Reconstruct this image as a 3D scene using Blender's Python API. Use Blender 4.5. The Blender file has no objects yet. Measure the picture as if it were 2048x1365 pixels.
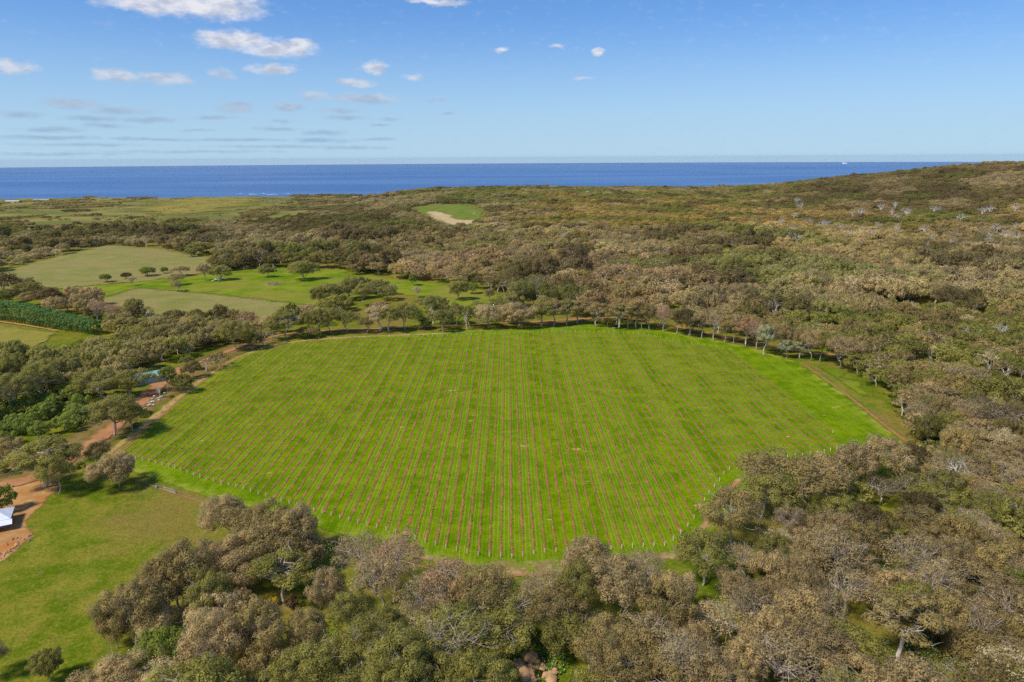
import bpy, bmesh, math, random
import numpy as np
from mathutils import Vector, Matrix, Euler
from mathutils.geometry import delaunay_2d_cdt
SC = bpy.context.scene
COL = SC.collection
R_ = math.radians
# ------------------------------------------------------------------ camera
CAM_H = 100.0
F = 1365.0                      # focal length in pixels of the 2048-wide photograph
PITCH, YAW, ROLL = R_(15.05), R_(0.26), R_(0.33)
cam_d = bpy.data.cameras.new('camera'); cam = bpy.data.objects.new('camera', cam_d); COL.objects.link(cam)
cam_d.sensor_width = 36.0; cam_d.lens = 36.0 * F / 2048.0
cam_d.clip_start = 1.0; cam_d.clip_end = 200000.0
CAMROT = (Matrix.Rotation(-YAW, 3, 'Z') @ Matrix.Rotation(math.pi / 2 - PITCH, 3, 'X') @ Matrix.Rotation(-ROLL, 3, 'Z'))
cam.matrix_world = Matrix.Translation((0, 0, CAM_H)) @ CAMROT.to_4x4()
SC.camera = cam
RM = np.array(CAMROT)
# ------------------------------------------------------------------ light
SUN_EL = R_(51.0)
SUN_DIR = Vector((-0.85, -0.53, 0)).normalized()          # towards the sun, on the ground
sun_vec = Vector((SUN_DIR.x * math.cos(SUN_EL), SUN_DIR.y * math.cos(SUN_EL), math.sin(SUN_EL)))
sd = bpy.data.lights.new('sun', 'SUN'); sd.energy = 2.65; sd.angle = R_(9.0); sd.color = (1.0, 0.93, 0.82)
sun = bpy.data.objects.new('sun', sd); COL.objects.link(sun)
sun.rotation_euler = sun_vec.to_track_quat('Z', 'Y').to_euler()
vs = SC.view_settings
vs.view_transform = 'Standard'; vs.look = 'None'; vs.gamma = 1.0; vs.exposure = 0.64; vs.use_curve_mapping = False
SC.render.engine = 'CYCLES'
SC.cycles.max_bounces = 7; SC.cycles.diffuse_bounces = 5; SC.cycles.glossy_bounces = 2
SC.cycles.transparent_max_bounces = 8; SC.cycles.transmission_bounces = 2
SC.cycles.use_denoising = False
SC.cycles.sample_clamp_indirect = 4.0

# ------------------------------------------------------------------ helpers: nodes
class NT:
    def __init__(s, nt): s.nt = nt; s.L = nt.links
    def new(s, t, **kw):
        n = s.nt.nodes.new(t)
        for k, v in kw.items(): setattr(n, k, v)
        return n
    def put(s, sock, v):
        if v is None: return
        if hasattr(v, 'is_output') or isinstance(v, bpy.types.NodeSocket): s.L.new(v, sock)
        else:
            if isinstance(v, (tuple, list)) and len(v) == 3 and sock.type == 'RGBA': v = (*v, 1.0)
            sock.default_value = v
    def math(s, op, a, b=None, c=None, clamp=False):
        n = s.new('ShaderNodeMath', operation=op); n.use_clamp = clamp
        s.put(n.inputs[0], a); s.put(n.inputs[1], b); s.put(n.inputs[2], c); return n.outputs[0]
    def vec(s, op, a, b=None, c=None):
        n = s.new('ShaderNodeVectorMath', operation=op)
        s.put(n.inputs[0], a); s.put(n.inputs[1], b); s.put(n.inputs[2], c)
        return n.outputs[1] if op in ('LENGTH', 'DOT_PRODUCT', 'DISTANCE') else n.outputs[0]
    def noise(s, v, scale, detail=3.0, rough=0.55, dist=0.0, color=False):
        n = s.new('ShaderNodeTexNoise'); s.put(n.inputs['Vector'], v); s.put(n.inputs['Scale'], scale)
        s.put(n.inputs['Detail'], detail); s.put(n.inputs['Roughness'], rough); s.put(n.inputs['Distortion'], dist)
        return n.outputs['Color' if color else 'Fac']
    def mix(s, f, a, b, mode='MIX'):
        n = s.new('ShaderNodeMix', data_type='RGBA', blend_type=mode)
        s.put(n.inputs[0], f); s.put(n.inputs[6], a); s.put(n.inputs[7], b); return n.outputs[2]
    def ramp(s, v, lo, hi, a=0.0, b=1.0):
        n = s.new('ShaderNodeMapRange', interpolation_type='SMOOTHSTEP'); s.put(n.inputs[0], v)
        n.inputs[1].default_value = lo; n.inputs[2].default_value = hi
        n.inputs[3].default_value = a; n.inputs[4].default_value = b; return n.outputs[0]
    def attr(s, name, kind='GEOMETRY', out='Fac'):
        n = s.new('ShaderNodeAttribute', attribute_name=name, attribute_type=kind); return n.outputs[out]
    def pos(s): return s.new('ShaderNodeNewGeometry').outputs['Position']
    def sep(s, v):
        n = s.new('ShaderNodeSeparateXYZ'); s.put(n.inputs[0], v); return n.outputs
    def comb(s, x, y, z):
        n = s.new('ShaderNodeCombineXYZ'); s.put(n.inputs[0], x); s.put(n.inputs[1], y); s.put(n.inputs[2], z); return n.outputs[0]

def lin(r, g, b, k=1.0):
    f = lambda c: (c / 255 / 12.92 if c <= 10 else ((c / 255 + 0.055) / 1.055) ** 2.4) * k
    return (f(r), f(g), f(b))

def new_mat(name):
    m = bpy.data.materials.new(name); m.use_nodes = True; m.node_tree.nodes.clear()
    t = NT(m.node_tree); t.out = t.new('ShaderNodeOutputMaterial'); return m, t

def diffuse(t, col, rough=0.9, spec=0.0, bump=None, bstr=0.4, bdist=0.2, alpha=None):
    p = t.new('ShaderNodeBsdfPrincipled')
    t.put(p.inputs['Base Color'], col); t.put(p.inputs['Roughness'], rough); t.put(p.inputs['Specular IOR Level'], spec)
    if bump is not None:
        b = t.new('ShaderNodeBump'); b.inputs['Strength'].default_value = bstr; b.inputs['Distance'].default_value = bdist
        t.put(b.inputs['Height'], bump); t.put(p.inputs['Normal'], b.outputs[0])
    sh = p.outputs[0]
    if alpha is not None:
        tr = t.new('ShaderNodeBsdfTransparent'); mx = t.new('ShaderNodeMixShader')
        t.put(mx.inputs[0], alpha); t.put(mx.inputs[1], tr.outputs[0]); t.put(mx.inputs[2], sh); sh = mx.outputs[0]
    t.put(t.out.inputs[0], sh)

def plain(name, col, rough=0.8, spec=0.2, var=0.15, scale=1.0, metal=0.0):
    m, t = new_mat(name)
    n = t.noise(t.pos(), scale, 4)
    c = t.mix(t.ramp(n, 0.3, 0.7), tuple(x * (1 - var) for x in col), tuple(min(1, x * (1 + var)) for x in col))
    diffuse(t, c, rough, spec)
    if metal: 
        for n in m.node_tree.nodes:
            if n.type == 'BSDF_PRINCIPLED': n.inputs['Metallic'].default_value = metal
    return m

# ------------------------------------------------------------------ world
def ray_dir(px, py):
    d = np.stack([np.asarray(px, float) - 1024.0, 682.5 - np.asarray(py, float), np.full(np.shape(px), -F)], -1)
    d = d @ RM.T
    return d / np.linalg.norm(d, axis=-1, keepdims=True)

W = bpy.data.worlds.new('World'); SC.world = W; W.use_nodes = True
W.node_tree.nodes.clear(); t = NT(W.node_tree)
sky = t.new('ShaderNodeTexSky', sky_type='NISHITA'); sky.sun_disc = False
sky.sun_elevation = SUN_EL; sky.sun_rotation = math.atan2(sun_vec.x, sun_vec.y)
sky.altitude = 100.0; sky.air_density = 1.0; sky.dust_density = 0.0; sky.ozone_density = 3.0
W.cycles.sampling_method = 'MANUAL'; W.cycles.sample_map_resolution = 256
bg = t.new('ShaderNodeBackground'); bg.inputs[1].default_value = 0.097
D = t.vec('NORMALIZE', t.new('ShaderNodeTexCoord').outputs['Generated'])
hs = t.new('ShaderNodeHueSaturation'); hs.inputs['Saturation'].default_value = 1.12; t.put(hs.inputs['Color'], sky.outputs[0])
gm = t.new('ShaderNodeGamma'); gm.inputs[1].default_value = 0.72; t.put(gm.inputs[0], t.mix(1.0, hs.outputs[0], (0.80, 0.93, 1.12), 'MULTIPLY'))
SKYC = t.mix(1.0, gm.outputs[0], (0.727, 1.0, 1.33), 'MULTIPLY')
dx, dy, dz = t.sep(D)
az = t.math('ARCTAN2', dx, dy); el = t.math('ARCSINE', dz)
t.put(bg.inputs[0], t.mix(t.ramp(el, 0.20, -0.02, 0.0, 0.85), SKYC, (3.05, 4.40, 5.55)))
P0 = t.comb(az, t.math('MULTIPLY', el, 2.2), 0.0)
nz = t.noise(t.vec('MULTIPLY', P0, (1, 1, 1)), 26.0, 5, 0.6, color=True)
P = t.vec('ADD', t.comb(az, el, 0.0), t.vec('MULTIPLY', t.vec('SUBTRACT', nz, (0.5, 0.5, 0.5)), t.comb(0.05, t.ramp(el, 0.0, 0.16, 0.004, 0.022), 0.0)))
CLOUDS = [  # centre x, y, half width, half height in the photograph, brightness
 (290,10,90,16,1),(420,12,110,24,1),(360,4,120,14,.9),(470,82,80,18,1),(560,100,75,16,1),(600,92,40,12,.9),(440,78,40,14,.9),(20,134,34,13,1),(235,153,42,13,1),(330,158,50,11,.95),
 (752,136,27,14,1),(550,139,46,9,.9),(708,167,46,9,1),(625,193,32,9,.9),(735,198,72,10,1),(440,148,30,8,.5),(825,158,26,6,.6),(880,2,60,8,.9),(1000,102,18,7,.7),(1115,90,26,5,.45),(1198,103,16,7,.8),(1165,155,26,4,.35),
 (145,209,50,9,.9),(240,222,54,8,.85),(475,214,36,13,.9),(575,214,34,9,.9),(300,240,48,7,.8),(430,235,44,5,.7),(40,229,36,7,.6),(190,238,60,6,.5),(690,235,50,6,.6),(675,222,40,6,.7),(780,238,24,5,.5),(870,200,32,4,.45),(895,226,24,4,.45),
 (100,259,56,6,.6),(220,252,50,6,.55),(560,242,26,6,.5),(555,258,44,5,.55),(395,262,34,4,.5),(90,276,100,5,.5),(300,279,110,4,.45),(480,280,130,4,.45),(650,267,52,7,.55),(640,282,70,6,.5),(760,250,30,4,.45),(750,279,50,4,.4),(170,290,120,4,.4),(560,294,160,4,.35),(380,304,220,4,.3),(700,296,110,5,.35),(120,308,160,4,.3)]
acc = None
for (cx, cy, a, b, br) in CLOUDS:
    d0 = ray_dir(cx, cy); caz = math.atan2(d0[0], d0[1]); cel = math.asin(d0[2])
    ha = a / F * 1.12; hb = b / F * 1.15
    q = t.vec('MULTIPLY_ADD', P, (1 / ha, 1 / hb, 0), (-caz / ha, -cel / hb, 0))
    br = br ** .6; m = t.math('MULTIPLY_ADD', t.vec('LENGTH', q), -br, br)
    acc = m if acc is None else t.math('MAXIMUM', acc, m)
# the same broken cloud field goes on over the rest of the sky (projected on a cloud layer)
inv = t.math('DIVIDE', 1.0, t.math('MAXIMUM', dz, 0.02))
lay = t.comb(t.math('MULTIPLY', dx, inv), t.math('MULTIPLY', dy, inv), 0.0)
ln = t.noise(lay, 1.1, 6, 0.55)
behind = t.ramp(dy, 0.35, 0.0)
acc = t.math('MAXIMUM', acc, t.math('MULTIPLY', t.ramp(ln, 0.56, 0.74), behind))
fine = t.noise(P0, 60.0, 5, 0.62)
dens = t.ramp(t.math('ADD', acc, t.math('MULTIPLY', t.math('SUBTRACT', fine, 0.5), 0.8)), 0.0, 0.72)
up = t.ramp(el, 0.015, 0.16)
cl_hi = t.mix(t.ramp(t.noise(P0, 34.0, 4, 0.6), 0.35, 0.62), lin(196, 203, 222), lin(244, 244, 250))
ccol = t.mix(up, lin(152, 184, 216), cl_hi)
cb = t.new('ShaderNodeBackground'); t.put(cb.inputs[0], ccol); cb.inputs[1].default_value = 0.60
mx = t.new('ShaderNodeMixShader'); t.put(mx.inputs[0], t.math('MULTIPLY', dens, t.ramp(el, 0.0, 0.12, 0.8, 0.92)))
t.put(mx.inputs[1], bg.outputs[0]); t.put(mx.inputs[2], cb.outputs[0])
wo = t.new('ShaderNodeOutputWorld'); t.put(wo.inputs[0], mx.outputs[0])

# ------------------------------------------------------------------ terrain
SEA = -100.0
def sm(x, a, b):
    u = np.clip((x - a) / (b - a), 0, 1); return u * u * (3 - 2 * u)
RX = [-1200, -800, -600, -420, -330, -250, 0, 310, 540, 690, 890, 1030, 1160, 1400, 1900, 2600]
RH = [0, 0, 6, 20, 36, 46, 53, 52, 45, 59, 84, 102, 110, 116, 120, 120]
CX = [-1200, -300, 0, 540, 700, 890, 1030, 1160, 1900, 2600]
CY = [2050, 2000, 1960, 1940, 1820, 1700, 1600, 1500, 1300, 1200]
def terrain(X, Y):
    X = np.asarray(X, float); Y = np.asarray(Y, float)
    z = np.where(Y > 0, -0.019 * Y, -0.006 * Y)
    h = np.interp(X, RX, RH); yc = np.interp(X, CX, CY); y0 = np.interp(X, [-600, 0, 700, 1400], [700, 680, 560, 480])
    t_ = np.clip((Y - y0) / (yc - y0), 0, 1)
    rise = 0.45 * t_ + 0.55 * (t_ * t_ * (3 - 2 * t_))
    fall = 1 - sm(Y, yc, yc + 520) * 1.15
    z = z + h * rise * np.where(Y > yc, fall, 1.0)
    und = 1.4 * np.sin(X / 71 + 0.6) * np.sin(Y / 93) + 1.1 * np.sin(X / 143 - Y / 117 + 2.0)
    z = z + und * sm(np.hypot(X, Y), 520, 900)
    coast = np.interp(X, [-4000, -2200, -1300, -700, 0, 1000, 3000], [2500, 2850, 3050, 3050, 2700, 2350, 2000]) + 40 * np.sin(X / 160) + 25 * np.sin(X / 61)
    return z + (SEA - 35 - z) * sm(Y, coast, coast + 220)

def project(X, Y, Z):
    p = np.stack([np.asarray(X, float), np.asarray(Y, float), np.asarray(Z, float) - CAM_H], -1) @ RM
    w = np.maximum(-p[..., 2], 1e-6)
    return 1024.0 + F * p[..., 0] / w, 682.5 - F * p[..., 1] / w, -p[..., 2]

def ground(px, py, lift=0.0):
    """point of the terrain (raised by lift) that the photograph's pixel shows"""
    px = np.atleast_1d(np.asarray(px, float)); py = np.atleast_1d(np.asarray(py, float))
    d = ray_dir(px, py); s = np.full(px.shape, 30.0); done = np.zeros(px.shape, bool)
    prev = s.copy()
    for _ in range(900):
        P_ = d * s[:, None]; below = (P_[:, 2] + CAM_H) < terrain(P_[:, 0], P_[:, 1]) + lift
        done |= below
        if done.all(): break
        prev = np.where(done, prev, s); s = np.where(done, s, s * 1.02 + 0.5)
        if s.max() > 9000: break
    lo, hi = prev, s
    for _ in range(25):
        mid = (lo + hi) / 2; P_ = d * mid[:, None]
        b = (P_[:, 2] + CAM_H) < terrain(P_[:, 0], P_[:, 1]) + lift
        hi = np.where(b, mid, hi); lo = np.where(b, lo, mid)
    P_ = d * hi[:, None]
    return P_[:, 0], P_[:, 1]

def gpoly(pts):
    x, y = ground([p[0] for p in pts], [p[1] for p in pts]); return list(zip(x.tolist(), y.tolist()))

def inside(poly, X, Y):
    X = np.asarray(X); Y = np.asarray(Y); r = np.zeros(X.shape, bool); n = len(poly); j = n - 1
    for i in range(n):
        xi, yi = poly[i]; xj, yj = poly[j]
        c = ((yi > Y) != (yj > Y)) & (X < (xj - xi) * (Y - yi) / ((yj - yi) or 1e-9) + xi)
        r ^= c; j = i
    return r

def seg_dist(poly, X, Y, closed=True):
    d = np.full(np.shape(X), 1e9); n = len(poly)
    for i in range(n if closed else n - 1):
        a = np.array(poly[i]); b = np.array(poly[(i + 1) % n]); v = b - a; L = max(v @ v, 1e-9)
        u = np.clip(((X - a[0]) * v[0] + (Y - a[1]) * v[1]) / L, 0, 1)
        d = np.minimum(d, np.hypot(X - a[0] - u * v[0], Y - a[1] - u * v[1]))
    return d

def mesh_obj(name, V, Fc, mats, parent=None, smooth=False, link=True):
    me = bpy.data.meshes.new(name); me.from_pydata([tuple(v) for v in V] if not isinstance(V, list) else V, [], Fc)
    for m in (mats if isinstance(mats, (list, tuple)) else [mats]): me.materials.append(m)
    if smooth: me.polygons.foreach_set('use_smooth', [True] * len(me.polygons))
    me.update()
    o = bpy.data.objects.new(name, me)
    if link: COL.objects.link(o)
    if parent: o.parent = parent
    return o

def fattr(me, name, vals, dom='POINT'):
    a = me.attributes.new(name, 'FLOAT', dom); a.data.foreach_set('value', np.asarray(vals, np.float32)); return a

def tag(o, label=None, cat=None, group=None, kind=None):
    if label: o['label'] = label
    if cat: o['category'] = cat
    if group: o['group'] = group
    if kind: o['kind'] = kind
    return o

def empty(name, loc=(0, 0, 0), rz=0.0):
    o = bpy.data.objects.new(name, None); COL.objects.link(o); o.location = loc; o.rotation_euler = (0, 0, rz)
    o.empty_display_size = 0.5; return o

rng = np.random.default_rng(7)
# ------------------------------------------------------------------ ground materials
def grass_color(t, p):
    big = t.noise(p, 0.018, 4, 0.6); mid = t.noise(p, 0.11, 5, 0.62)
    streak = t.noise(t.vec('MULTIPLY', p, (0.35, 0.12, 0.3)), 0.5, 4, 0.6); fine = t.noise(p, 1.7, 5, 0.7)
    c = t.mix(t.ramp(mid, 0.36, 0.64), lin(94, 114, 14), lin(144, 136, 46))
    c = t.mix(t.ramp(big, 0.46, 0.62), c, lin(144, 122, 58))
    c = t.mix(t.math('MULTIPLY', t.ramp(streak, 0.5, 0.72), 0.5), c, lin(96, 122, 14))
    c = t.mix(t.math('MULTIPLY', t.ramp(t.noise(p, 0.3, 4, 0.65), 0.56, 0.72), 0.65), c, lin(152, 120, 72))
    c = t.mix(t.math('MULTIPLY', t.ramp(t.noise(p, 0.8, 4, 0.7), 0.46, 0.66), 0.45), c, lin(156, 146, 64))
    c = t.mix(t.math('MULTIPLY', t.ramp(t.noise(t.vec('ADD', p, (40, 9, 0)), 0.45, 5, 0.75), 0.52, 0.68), 0.45), c, lin(70, 104, 10))
    c = t.mix(t.math('MULTIPLY', t.ramp(fine, 0.38, 0.66), 0.5), c, lin(58, 72, 12))
    return c, fine
m_ground, t = new_mat('pasture_grass')
c, fine = grass_color(t, t.pos()); far = t.ramp(t.vec('LENGTH', t.pos()), 900, 1700)
hz = t.mix(t.ramp(t.noise(t.pos(), 0.006, 5, 0.65), 0.42, 0.6), lin(112, 114, 58), lin(146, 134, 74))
diffuse(t, t.mix(far, c, hz), 0.95, 0.0, fine, 0.5, 0.3)

def edge_alpha(t, w=0.45, scale=0.35):
    e = t.attr('edge'); n = t.noise(t.pos(), scale, 5, 0.65)
    return t.ramp(t.math('ADD', e, t.math('MULTIPLY', t.math('SUBTRACT', n, 0.5), w * 2)), w * 0.7, w * 1.3)

def dirt_mat(name, a, b, w=0.45, scale=0.35, grass=0.0):
    m, t = new_mat(name); p = t.pos()
    n = t.noise(p, 0.22, 5, 0.65); f = t.noise(p, 2.3, 5, 0.7)
    c = t.mix(t.ramp(n, 0.35, 0.65), a, b); c = t.mix(t.math('MULTIPLY', t.ramp(f, 0.35, 0.7), 0.35), c, tuple(x * 0.62 for x in a))
    al = edge_alpha(t, w, scale)
    if grass:
        g = t.noise(t.vec('MULTIPLY', p, (1, 1, 1)), 0.32, 5, 0.7); al = t.math('MULTIPLY', al, t.ramp(g, grass - 0.1, grass + 0.1))
    diffuse(t, c, 0.95, 0.0, f, 0.4, 0.2, al); return m
m_red = dirt_mat('red_gravel', lin(190, 138, 94), lin(172, 118, 78))
m_yard = dirt_mat('sandy_yard', lin(196, 152, 98), lin(176, 124, 72), 0.5, 0.2)
m_orange = dirt_mat('orange_gravel', lin(198, 132, 70), lin(184, 118, 62), 0.4, 0.3)
m_tan = dirt_mat('dry_grass_track', lin(192, 162, 100), lin(170, 136, 80), 0.6, 0.3, 0.37)
m_tan2 = dirt_mat('worn_turf', lin(172, 160, 96), lin(168, 130, 88), 0.55, 0.22, 0.5)
m_path = dirt_mat('stock_path', lin(178, 128, 86), lin(160, 108, 70), 0.4, 0.7)
m_sand = dirt_mat('pale_sand', lin(206, 182, 138), lin(188, 156, 108), 0.7, 0.06)
m_litter = dirt_mat('leaf_litter', lin(120, 100, 66), lin(98, 84, 50), 0.6, 0.25, 0.40)

def sheet(name, px_poly, step, off, mat, fade=6.0, jit=0.0, world=None):
    poly = world or gpoly(px_poly)
    pts = []; n = len(poly)
    for i in range(n):
        a = np.array(poly[i]); b = np.array(poly[(i + 1) % n]); k = max(1, int(np.hypot(*(b - a)) / step))
        for j in range(k):
            q = a + (b - a) * j / k
            if jit and j: q = q + rng.normal(0, jit, 2)
            pts.append(q)
    B = np.array(pts); nb = len(B)
    x0, y0 = B.min(0); x1, y1 = B.max(0)
    gx, gy = np.meshgrid(np.arange(x0 + step / 2, x1, step), np.arange(y0 + step / 2, y1, step)); gx = gx.ravel(); gy = gy.ravel()
    gx = gx + rng.uniform(-.2, .2, gx.shape) * step; gy = gy + rng.uniform(-.2, .2, gy.shape) * step
    bl = [tuple(q) for q in B]
    ok = inside(bl, gx, gy); gx = gx[ok]; gy = gy[ok]
    ok = seg_dist(bl, gx, gy) > step * 0.45; gx = gx[ok]; gy = gy[ok]
    allp = [Vector(q) for q in bl] + [Vector((a, b)) for a, b in zip(gx, gy)]
    vv, ee, ff, *_ = delaunay_2d_cdt(allp, [(i, (i + 1) % nb) for i in range(nb)], [], 1, 1e-4)
    X = np.array([v[0] for v in vv]); Y = np.array([v[1] for v in vv])
    o = mesh_obj(name, list(zip(X, Y, terrain(X, Y) + off)), [list(f) for f in ff], mat, smooth=True)
    fattr(o.data, 'edge', np.clip(seg_dist(bl, X, Y) / fade, 0, 1))
    return tag(o, kind='structure')

def ribbon(name, px_line, width, off, mat, step=3.0, jit=0.15, world=None, taper=True):
    L = world or gpoly(px_line); pts = []
    for i in range(len(L) - 1):   # catmull-rom through the points
        p0 = np.array(L[max(i - 1, 0)]); p1 = np.array(L[i]); p2 = np.array(L[i + 1]); p3 = np.array(L[min(i + 2, len(L) - 1)])
        k = max(2, int(np.hypot(*(p2 - p1)) / step))
        for j in range(k):
            u = j / k; pts.append(0.5 * (2 * p1 + (p2 - p0) * u + (2 * p0 - 5 * p1 + 4 * p2 - p3) * u * u + (3 * p1 - p0 - 3 * p2 + p3) * u ** 3))
    pts.append(np.array(L[-1])); P_ = np.array(pts); T = np.gradient(P_, axis=0); T /= np.linalg.norm(T, axis=1)[:, None] + 1e-9
    N_ = np.stack([-T[:, 1], T[:, 0]], 1); n = len(P_)
    w = width * (1 + jit * np.convolve(rng.normal(0, 1, n + 8), np.ones(5) / 2.2, 'same')[4:4 + n])
    V = []; E = []; offs = [-1, -0.5, 0, 0.5, 1]
    for o_ in offs:
        q = P_ + N_ * (w * 0.5 * o_)[:, None]
        V.append(np.column_stack([q, terrain(q[:, 0], q[:, 1]) + off])); e = np.full(n, 1 - abs(o_))
        if taper: e[0] = e[-1] = 0
        E.append(e)
    V = np.concatenate(V); E = np.concatenate(E)
    Fc = [(a * n + i, a * n + i + 1, (a + 1) * n + i + 1, (a + 1) * n + i) for a in range(4) for i in range(n - 1)]
    Fc = [f[::-1] for f in Fc]
    o = mesh_obj(name, V, Fc, mat, smooth=True); fattr(o.data, 'edge', E)
    return tag(o, kind='structure'), [tuple(q) for q in P_]

# ------------------------------------------------------------------ the ground sheet and the sea
ang = np.concatenate([np.arange(-62, 62, 0.5), np.arange(62, 298, 4)]) * math.pi / 180
rad = np.concatenate([[1.0], np.geomspace(15, 5600, 190)])
A_, R2 = np.meshgrid(ang, rad); GX = (R2 * np.sin(A_)).ravel(); GY = (R2 * np.cos(A_)).ravel()
na = len(ang); nr = len(rad)
fc = [(j * na + i, j * na + (i + 1) % na, (j + 1) * na + (i + 1) % na, (j + 1) * na + i) for j in range(nr - 1) for i in range(na)]
fc.append(tuple(range(na))[::-1])
o = mesh_obj('ground', np.column_stack([GX, GY, terrain(GX, GY)]), [f[::-1] for f in fc], m_ground, smooth=True); tag(o, kind='structure')
m_sea, t = new_mat('sea_water'); p = t.pos()
c = t.mix(t.ramp(t.noise(t.vec('MULTIPLY', p, (0.25, 1, 1)), 0.0011, 5, 0.6), 0.4, 0.62), lin(58, 98, 148), lin(78, 118, 164))
caps = t.ramp(t.noise(t.vec('MULTIPLY', p, (0.4, 1, 1)), 0.03, 5, 0.75), 0.74, 0.80)
c = t.mix(t.math('MULTIPLY', caps, 0.5), c, lin(190, 205, 225))
diffuse(t, c, 0.38, 0.30, t.noise(p, 0.02, 4, 0.6), 0.35, 3.0)
sr = np.geomspace(900, 52000, 60); sa = np.arange(0, 360, 2.5) * math.pi / 180
A_, R2 = np.meshgrid(sa, sr); n = len(sa)
V = np.column_stack([(R2 * np.sin(A_)).ravel(), (R2 * np.cos(A_)).ravel(), (SEA - R2 ** 2 / (2 * 6.371e6)).ravel()])
o = mesh_obj('sea', V, [(j * n + i, (j + 1) * n + i, (j + 1) * n + (i + 1) % n, j * n + (i + 1) % n) for j in range(len(sr) - 1) for i in range(n)], m_sea, smooth=True)
tag(o, kind='structure')

# ------------------------------------------------------------------ vineyard field
FIELD = [(205,915),(300,832),(345,795),(420,748),(500,702),(560,686),(650,676),(800,669),(950,660),(1100,652),(1190,646),(1300,656),(1400,674),(1500,694),(1600,724),(1700,793),(1815,886),(1790,915),(1700,930),(1600,960),(1510,990),(1450,1050),(1410,1110),(1340,1135),(1200,1140),(1050,1160),(900,1140),(800,1105),(690,1080),(560,1040),(430,1005),(275,955)]
SPC = 3.0; X_OFF = 0.35
m_field, t = new_mat('vineyard_grass'); p = t.pos(); x, y, z = t.sep(p)
u = t.math('DIVIDE', t.math('SUBTRACT', x, X_OFF), SPC); cell = t.math('FLOOR', u); fr = t.math('SUBTRACT', u, cell)
alt = t.ramp(t.noise(t.comb(t.math('MULTIPLY', cell, 7.31), 0.0, 0.0), 1.0, 0), 0.40, 0.60)
big = t.noise(p, 0.016, 4, 0.6); mid = t.noise(p, 0.12, 5, 0.65)
along = t.noise(t.vec('MULTIPLY', p, (3.2, 0.16, 1)), 0.9, 4, 0.6); fine = t.noise(p, 2.4, 4, 0.75)
c = t.mix(t.ramp(mid, 0.35, 0.66), lin(88, 120, 2), lin(134, 152, 8))
c = t.mix(t.math('MULTIPLY', alt, t.ramp(big, 0.36, 0.62, 0.25, 0.75)), c, lin(130, 150, 20))
c = t.mix(t.math('MULTIPLY', t.ramp(t.noise(p, 0.55, 4, 0.7), 0.48, 0.62), 0.42), c, lin(66, 108, 4))
c = t.mix(t.math('MULTIPLY', t.ramp(t.noise(t.vec('ADD', p, (70, 31, 0)), 0.42, 4, 0.7), 0.56, 0.68), 0.45), c, lin(150, 160, 40))
c = t.mix(t.math('MULTIPLY', t.ramp(along, 0.46, 0.70), 0.38), c, lin(134, 150, 24))
c = t.mix(t.math('MULTIPLY', t.ramp(t.noise(p, 0.055, 5, 0.7), 0.58, 0.70), 0.55), c, lin(150, 158, 26))
dd = t.math('ABSOLUTE', t.math('SUBTRACT', t.math('ABSOLUTE', t.math('SUBTRACT', fr, 0.5)), 0.2))
wheel = t.math('MULTIPLY', t.ramp(dd, 0.075, 0.02), t.math('MULTIPLY', t.math('ADD', alt, 0.15), t.ramp(mid, 0.3, 0.7, 0.25, 0.8)))
c = t.mix(wheel, c, lin(156, 166, 66))
c = t.mix(t.math('MULTIPLY', t.ramp(fine, 0.36, 0.64), 0.42), c, lin(70, 96, 4))
bare = t.ramp(t.noise(t.vec('MULTIPLY', p, (0.55, 1.3, 1)), 0.16, 5, 0.7), 0.665, 0.70)
c = t.mix(bare, c, lin(206, 166, 106))
c = t.mix(t.math('MULTIPLY', t.ramp(t.attr('edge'), 0.55, 0.0), t.ramp(mid, 0.42, 0.6)), c, lin(160, 158, 64))
hs = t.new('ShaderNodeHueSaturation'); hs.inputs['Saturation'].default_value = 1.0; t.put(hs.inputs['Color'], c)
diffuse(t, hs.outputs[0], 0.95, 0.0, t.math('ADD', fine, along), 0.6, 0.3, edge_alpha(t, 0.12, 0.3))
field_w = gpoly(FIELD)
sheet('vineyard_ground', None, 5.0, 0.05, m_field, 14.0, 0.3, world=field_w)

# other fields, each a sheet over the ground
def grass_field(name, a, b, cc, rows=None, dirx=1.0, diry=0.0, amt=0.5, es=0.1, ew=0.4):
    m, t = new_mat(name); p = t.pos(); x, y, z = t.sep(p)
    mid = t.noise(p, 0.05, 5, 0.65); fine = t.noise(p, 0.9, 5, 0.7)
    c = t.mix(t.ramp(mid, 0.36, 0.64), a, b); c = t.mix(t.math('MULTIPLY', t.ramp(t.noise(p, 0.012, 4, .6), 0.46, 0.62), 0.7), c, cc)
    c = t.mix(t.math('MULTIPLY', t.ramp(fine, .38, .66), .35), c, tuple(v * .55 for v in a))
    if rows:
        s_ = t.math('ADD', t.math('MULTIPLY', x, dirx), t.math('MULTIPLY', y, diry)); f_ = t.math('FRACT', t.math('DIVIDE', s_, rows))
        c = t.mix(t.math('MULTIPLY', t.ramp(t.math('ABSOLUTE', t.math('SUBTRACT', f_, 0.5)), 0.36, 0.46), amt), c, lin(122, 104, 74))
    diffuse(t, c, 0.95, 0.0, fine, 0.4, 0.3, edge_alpha(t, ew, es)); return m
m_vA = grass_field('planted_field_grass', lin(136, 134, 62), lin(156, 148, 80), lin(160, 142, 84), 4.5, 0.94, -0.35, 0.75)
m_vC = grass_field('yellow_field_grass', lin(140, 136, 50), lin(166, 150, 66), lin(150, 140, 50), 3.0, 0.12, 0.99, 0.8)
m_pad = grass_field('lush_paddock', lin(100, 126, 22), lin(140, 146, 44), lin(146, 134, 60))
m_heath = grass_field('golden_heath', lin(142, 132, 62), lin(172, 150, 78), lin(116, 122, 52), es=0.012, ew=0.75)
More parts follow.
